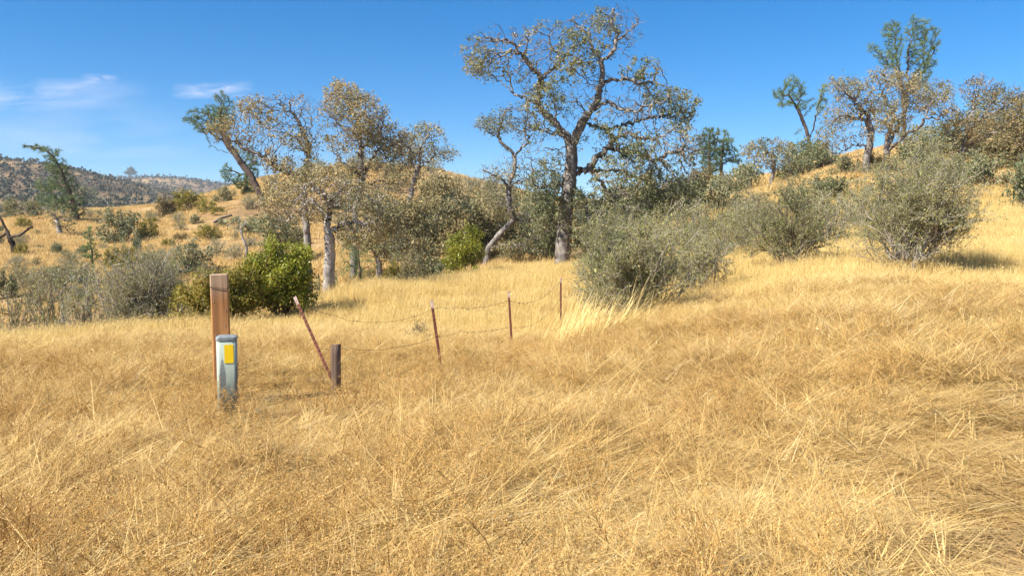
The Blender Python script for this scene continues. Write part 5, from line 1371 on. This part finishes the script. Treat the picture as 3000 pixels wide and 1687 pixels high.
clump('shorter sheaf of bent straw stalks bowing right under the nearest grey bush', 1765, 1020, 12.8, 150, 0.45, 0.7, 1.25, 0.1)

# ------------------------------------------------------------------ woods on the far ridges
def far_wood():
    VV, QQ, TT, off = [], [], [], 0
    for n, ra, rb, per, lf in ((900, 190, 480, 70, 0.18), (34000, 480, 2300, 9, 0.42)):
        th = rng.uniform(-0.80, 0.80, n); r = np.exp(rng.uniform(math.log(ra), math.log(rb), n))
        x, y = r * np.sin(th), r * np.cos(th); pxs = np.tan(th) * F + 1500
        d = field(x, y, 0.010, 1.1) * 0.4 + field(x, y, 0.03, 2.7) * 0.35 + rng.random(n) * 0.4
        d += np.where((pxs > 230) & (r < 900), 0.22, 0.0)
        k = (d > np.where(r > 480, 0.33, 0.45)) & ((th < -0.27) | (r > 600))
        x, y, r = x[k], y[k], r[k]; n = len(x); z = zt(x, y)
        hgt = rng.uniform(2.0, 4.2, n) * np.where(rng.random(n) < 0.15, 1.5, 1.0) * np.clip(r / 900, 0.9, 1.7)
        u = rng.normal(0, 1, (n * per, 3)); c = np.repeat(np.stack([x, y, z + hgt * 0.5], -1), per, 0) + u * np.repeat(np.stack([hgt * 0.24, hgt * 0.24, hgt * 0.24], -1), per, 0)
        t = np.clip(np.repeat(rng.random(n), per) * 0.7 + rng.random(n * per) * 0.3, 0, 1)
        v, q_, tt = leaves(c, 1.0, aspect=0.9, tint=t, upb=0.4, sv=0.25)
        s = np.repeat(np.repeat(hgt * lf, per), 4)[:, None]; cc = np.repeat(c, 4, 0); v = cc + (v - cc) * s
        VV.append(v); QQ.append(q_ + off); TT.append(tt); off += len(v)
    v, q_, tt = np.concatenate(VV), np.concatenate(QQ), np.concatenate(TT)
    m = leaf_mat('far_tree_leaf', [(0.0, (0.055, 0.065, 0.045)), (0.5, (0.085, 0.095, 0.06)), (0.85, (0.105, 0.105, 0.065)), (1.0, (0.125, 0.115, 0.075))], 0.1)
    o = link('far_woodland', make_mesh('far_woodland', v, [q_], m, tt, False)); o['kind'] = 'stuff'; o['label'] = 'scattered dark trees over the far golden ridges'; o['category'] = 'woodland'
far_wood()
# lone tree on the far skyline
px_tree('ridge_tree', 'lone tree standing above the far ridge line', 'tree', 1580.0, (384, 526), [(384, 515), (383, 505)], [[(384, 515), (374, 508)], [(384, 515), (393, 507)]],
        [SP(383, 497, 11, 9), SP(373, 506, 9, 7), SP(393, 506, 10, 7)], 260, 1.6, 0.9, r_tip=0.28, leaf=1.5, per=9, leaf_spread=1.3, bare=-0.8, rd=7.0, thin=0.6, leafm='oak_leaf_green', jit=0.4, tint_add=-0.3)

# ------------------------------------------------------------------ the dry air between here and the ridges
def haze():
    zlo, zhi = float(G[:, 2].min()) - 1.0, float(G[:, 2].max()) + 12.0
    bm = bmesh.new(); bmesh.ops.create_cube(bm, size=1.0)
    for v in bm.verts: v.co = (v.co.x * 11000, v.co.y * 11000, zlo if v.co.z < 0 else zhi)
    me = bpy.data.meshes.new('haze'); bm.to_mesh(me); bm.free()
    m, nt, out = new_mat('haze'); pv = N(nt, 'ShaderNodeVolumePrincipled'); pv.inputs['Color'].default_value = (0.86, 0.90, 1.0, 1); pv.inputs['Density'].default_value = 0.00014
    nt.links.new(pv.outputs[0], out.inputs['Volume']); me.materials.append(m)
    o = link('haze', me); o['kind'] = 'stuff'; o['label'] = 'thin blue haze over the far ridges'; o['category'] = 'haze'
haze()
SC.cycles.volume_bounces = 0

# ------------------------------------------------------------------ thin clouds low over the ridge
def cloud(label, px0, px1, py0, py1, dist, dens, seed):
    a, b = P(px0, py1, dist), P(px1, py1, dist); top = P(px0, py0, dist)[2]; bot = a[2]
    h = (top + bot) / 2 
    yb = dist; ya = dist * (h - CAM[2]) / (bot - CAM[2]) * 1.0
    y0, y1 = dist * 0.94, dist * 1.0 + 0
    # a level sheet of cloud at height h, seen from far below
    ynear = dist * (h / top); yfar = dist * (h / bot)
    nx, ny = 24, 12
    X = np.linspace(a[0], b[0], nx); Yv = np.linspace(ynear, yfar, ny)
    XX, YY = np.meshgrid(X, Yv); ZZ = h + 30 * np.sin(XX * 0.002 + seed) * np.cos(YY * 0.001)
    v = np.stack([XX * (YY / dist), YY, ZZ], -1).reshape(-1, 3)
    c0 = v.mean(0)
    i, j = np.meshgrid(np.arange(ny - 1), np.arange(nx - 1), indexing='ij'); q_ = np.stack([i * nx + j, i * nx + j + 1, (i + 1) * nx + j + 1, (i + 1) * nx + j], -1).reshape(-1, 4)
    m, nt, out = new_mat('thin_cloud'); L = nt.links
    uu = np.tile(np.linspace(0, 1, nx), ny); vv = np.repeat(np.linspace(0, 1, ny), nx)
    me = make_mesh('cloud', v - c0, [q_], m)
    for nm, arr in (('u', uu), ('v', vv)):
        me.attributes.new(nm, 'FLOAT', 'POINT').data.foreach_set('value', arr.astype(np.float32))
    au, av = N(nt, 'ShaderNodeAttribute', attribute_name='u'), N(nt, 'ShaderNodeAttribute', attribute_name='v')
    cb = N(nt, 'ShaderNodeCombineXYZ'); L.new(au.outputs['Fac'], cb.inputs[0]); L.new(av.outputs['Fac'], cb.inputs[1]); cb.inputs[2].default_value = seed
    mp = N(nt, 'ShaderNodeMapping'); mp.inputs['Scale'].default_value = (2.6, 2.2, 1); L.new(cb.outputs[0], mp.inputs[0])
    no = N(nt, 'ShaderNodeTexNoise', Scale=1.1, Detail=3.5, Roughness=0.5, Distortion=0.4); L.new(mp.outputs[0], no.inputs['Vector'])
    def mth(op, *a, clamp=False):
        n = N(nt, 'ShaderNodeMath', operation=op); n.use_clamp = clamp
        for i, v_ in enumerate(a):
            if isinstance(v_, (int, float)): n.inputs[i].default_value = v_
            else: L.new(v_, n.inputs[i])
        return n.outputs[0]
    def edge(s): return mth('MULTIPLY', mth('MULTIPLY', s, mth('SUBTRACT', 1.0, s)), 4.0)
    e = mth('MULTIPLY', mth('POWER', edge(au.outputs['Fac']), 0.8), mth('POWER', edge(av.outputs['Fac']), 1.0))
    nn = mth('MULTIPLY', mth('SUBTRACT', no.outputs[0], 0.30), 2.4, clamp=True)
    al = mth('MULTIPLY', mth('MULTIPLY', e, nn), dens, clamp=True)
    df = N(nt, 'ShaderNodeBsdfDiffuse'); df.inputs[0].default_value = (0.82, 0.79, 0.86, 1); tl = N(nt, 'ShaderNodeBsdfTranslucent'); tl.inputs[0].default_value = (0.82, 0.79, 0.86, 1)
    ad = N(nt, 'ShaderNodeMixShader'); ad.inputs[0].default_value = 0.6; L.new(df.outputs[0], ad.inputs[1]); L.new(tl.outputs[0], ad.inputs[2])
    tr = N(nt, 'ShaderNodeBsdfTransparent'); mx = N(nt, 'ShaderNodeMixShader'); L.new(al, mx.inputs[0]); L.new(tr.outputs[0], mx.inputs[1]); L.new(ad.outputs[0], mx.inputs[2]); L.new(mx.outputs[0], out.inputs[0])
    o = link('cloud', me, None, tuple(c0)); o['label'] = label; o['category'] = 'cloud'
cloud('longest white cloud streak low over the left ridge', -250, 440, 225, 330, 9000.0, 0.4, 1.0)
cloud('faint wide veil of cloud under the longest streak', -200, 620, 290, 470, 8000.0, 0.24, 4.0)
cloud('small thin cloud wisp above the longest streak', 235, 350, 222, 256, 9500.0, 0.4, 2.0)
cloud('thin cloud wisp just left of the top of the hard-leaning crest pine', 500, 745, 236, 288, 9500.0, 0.45, 3.3)
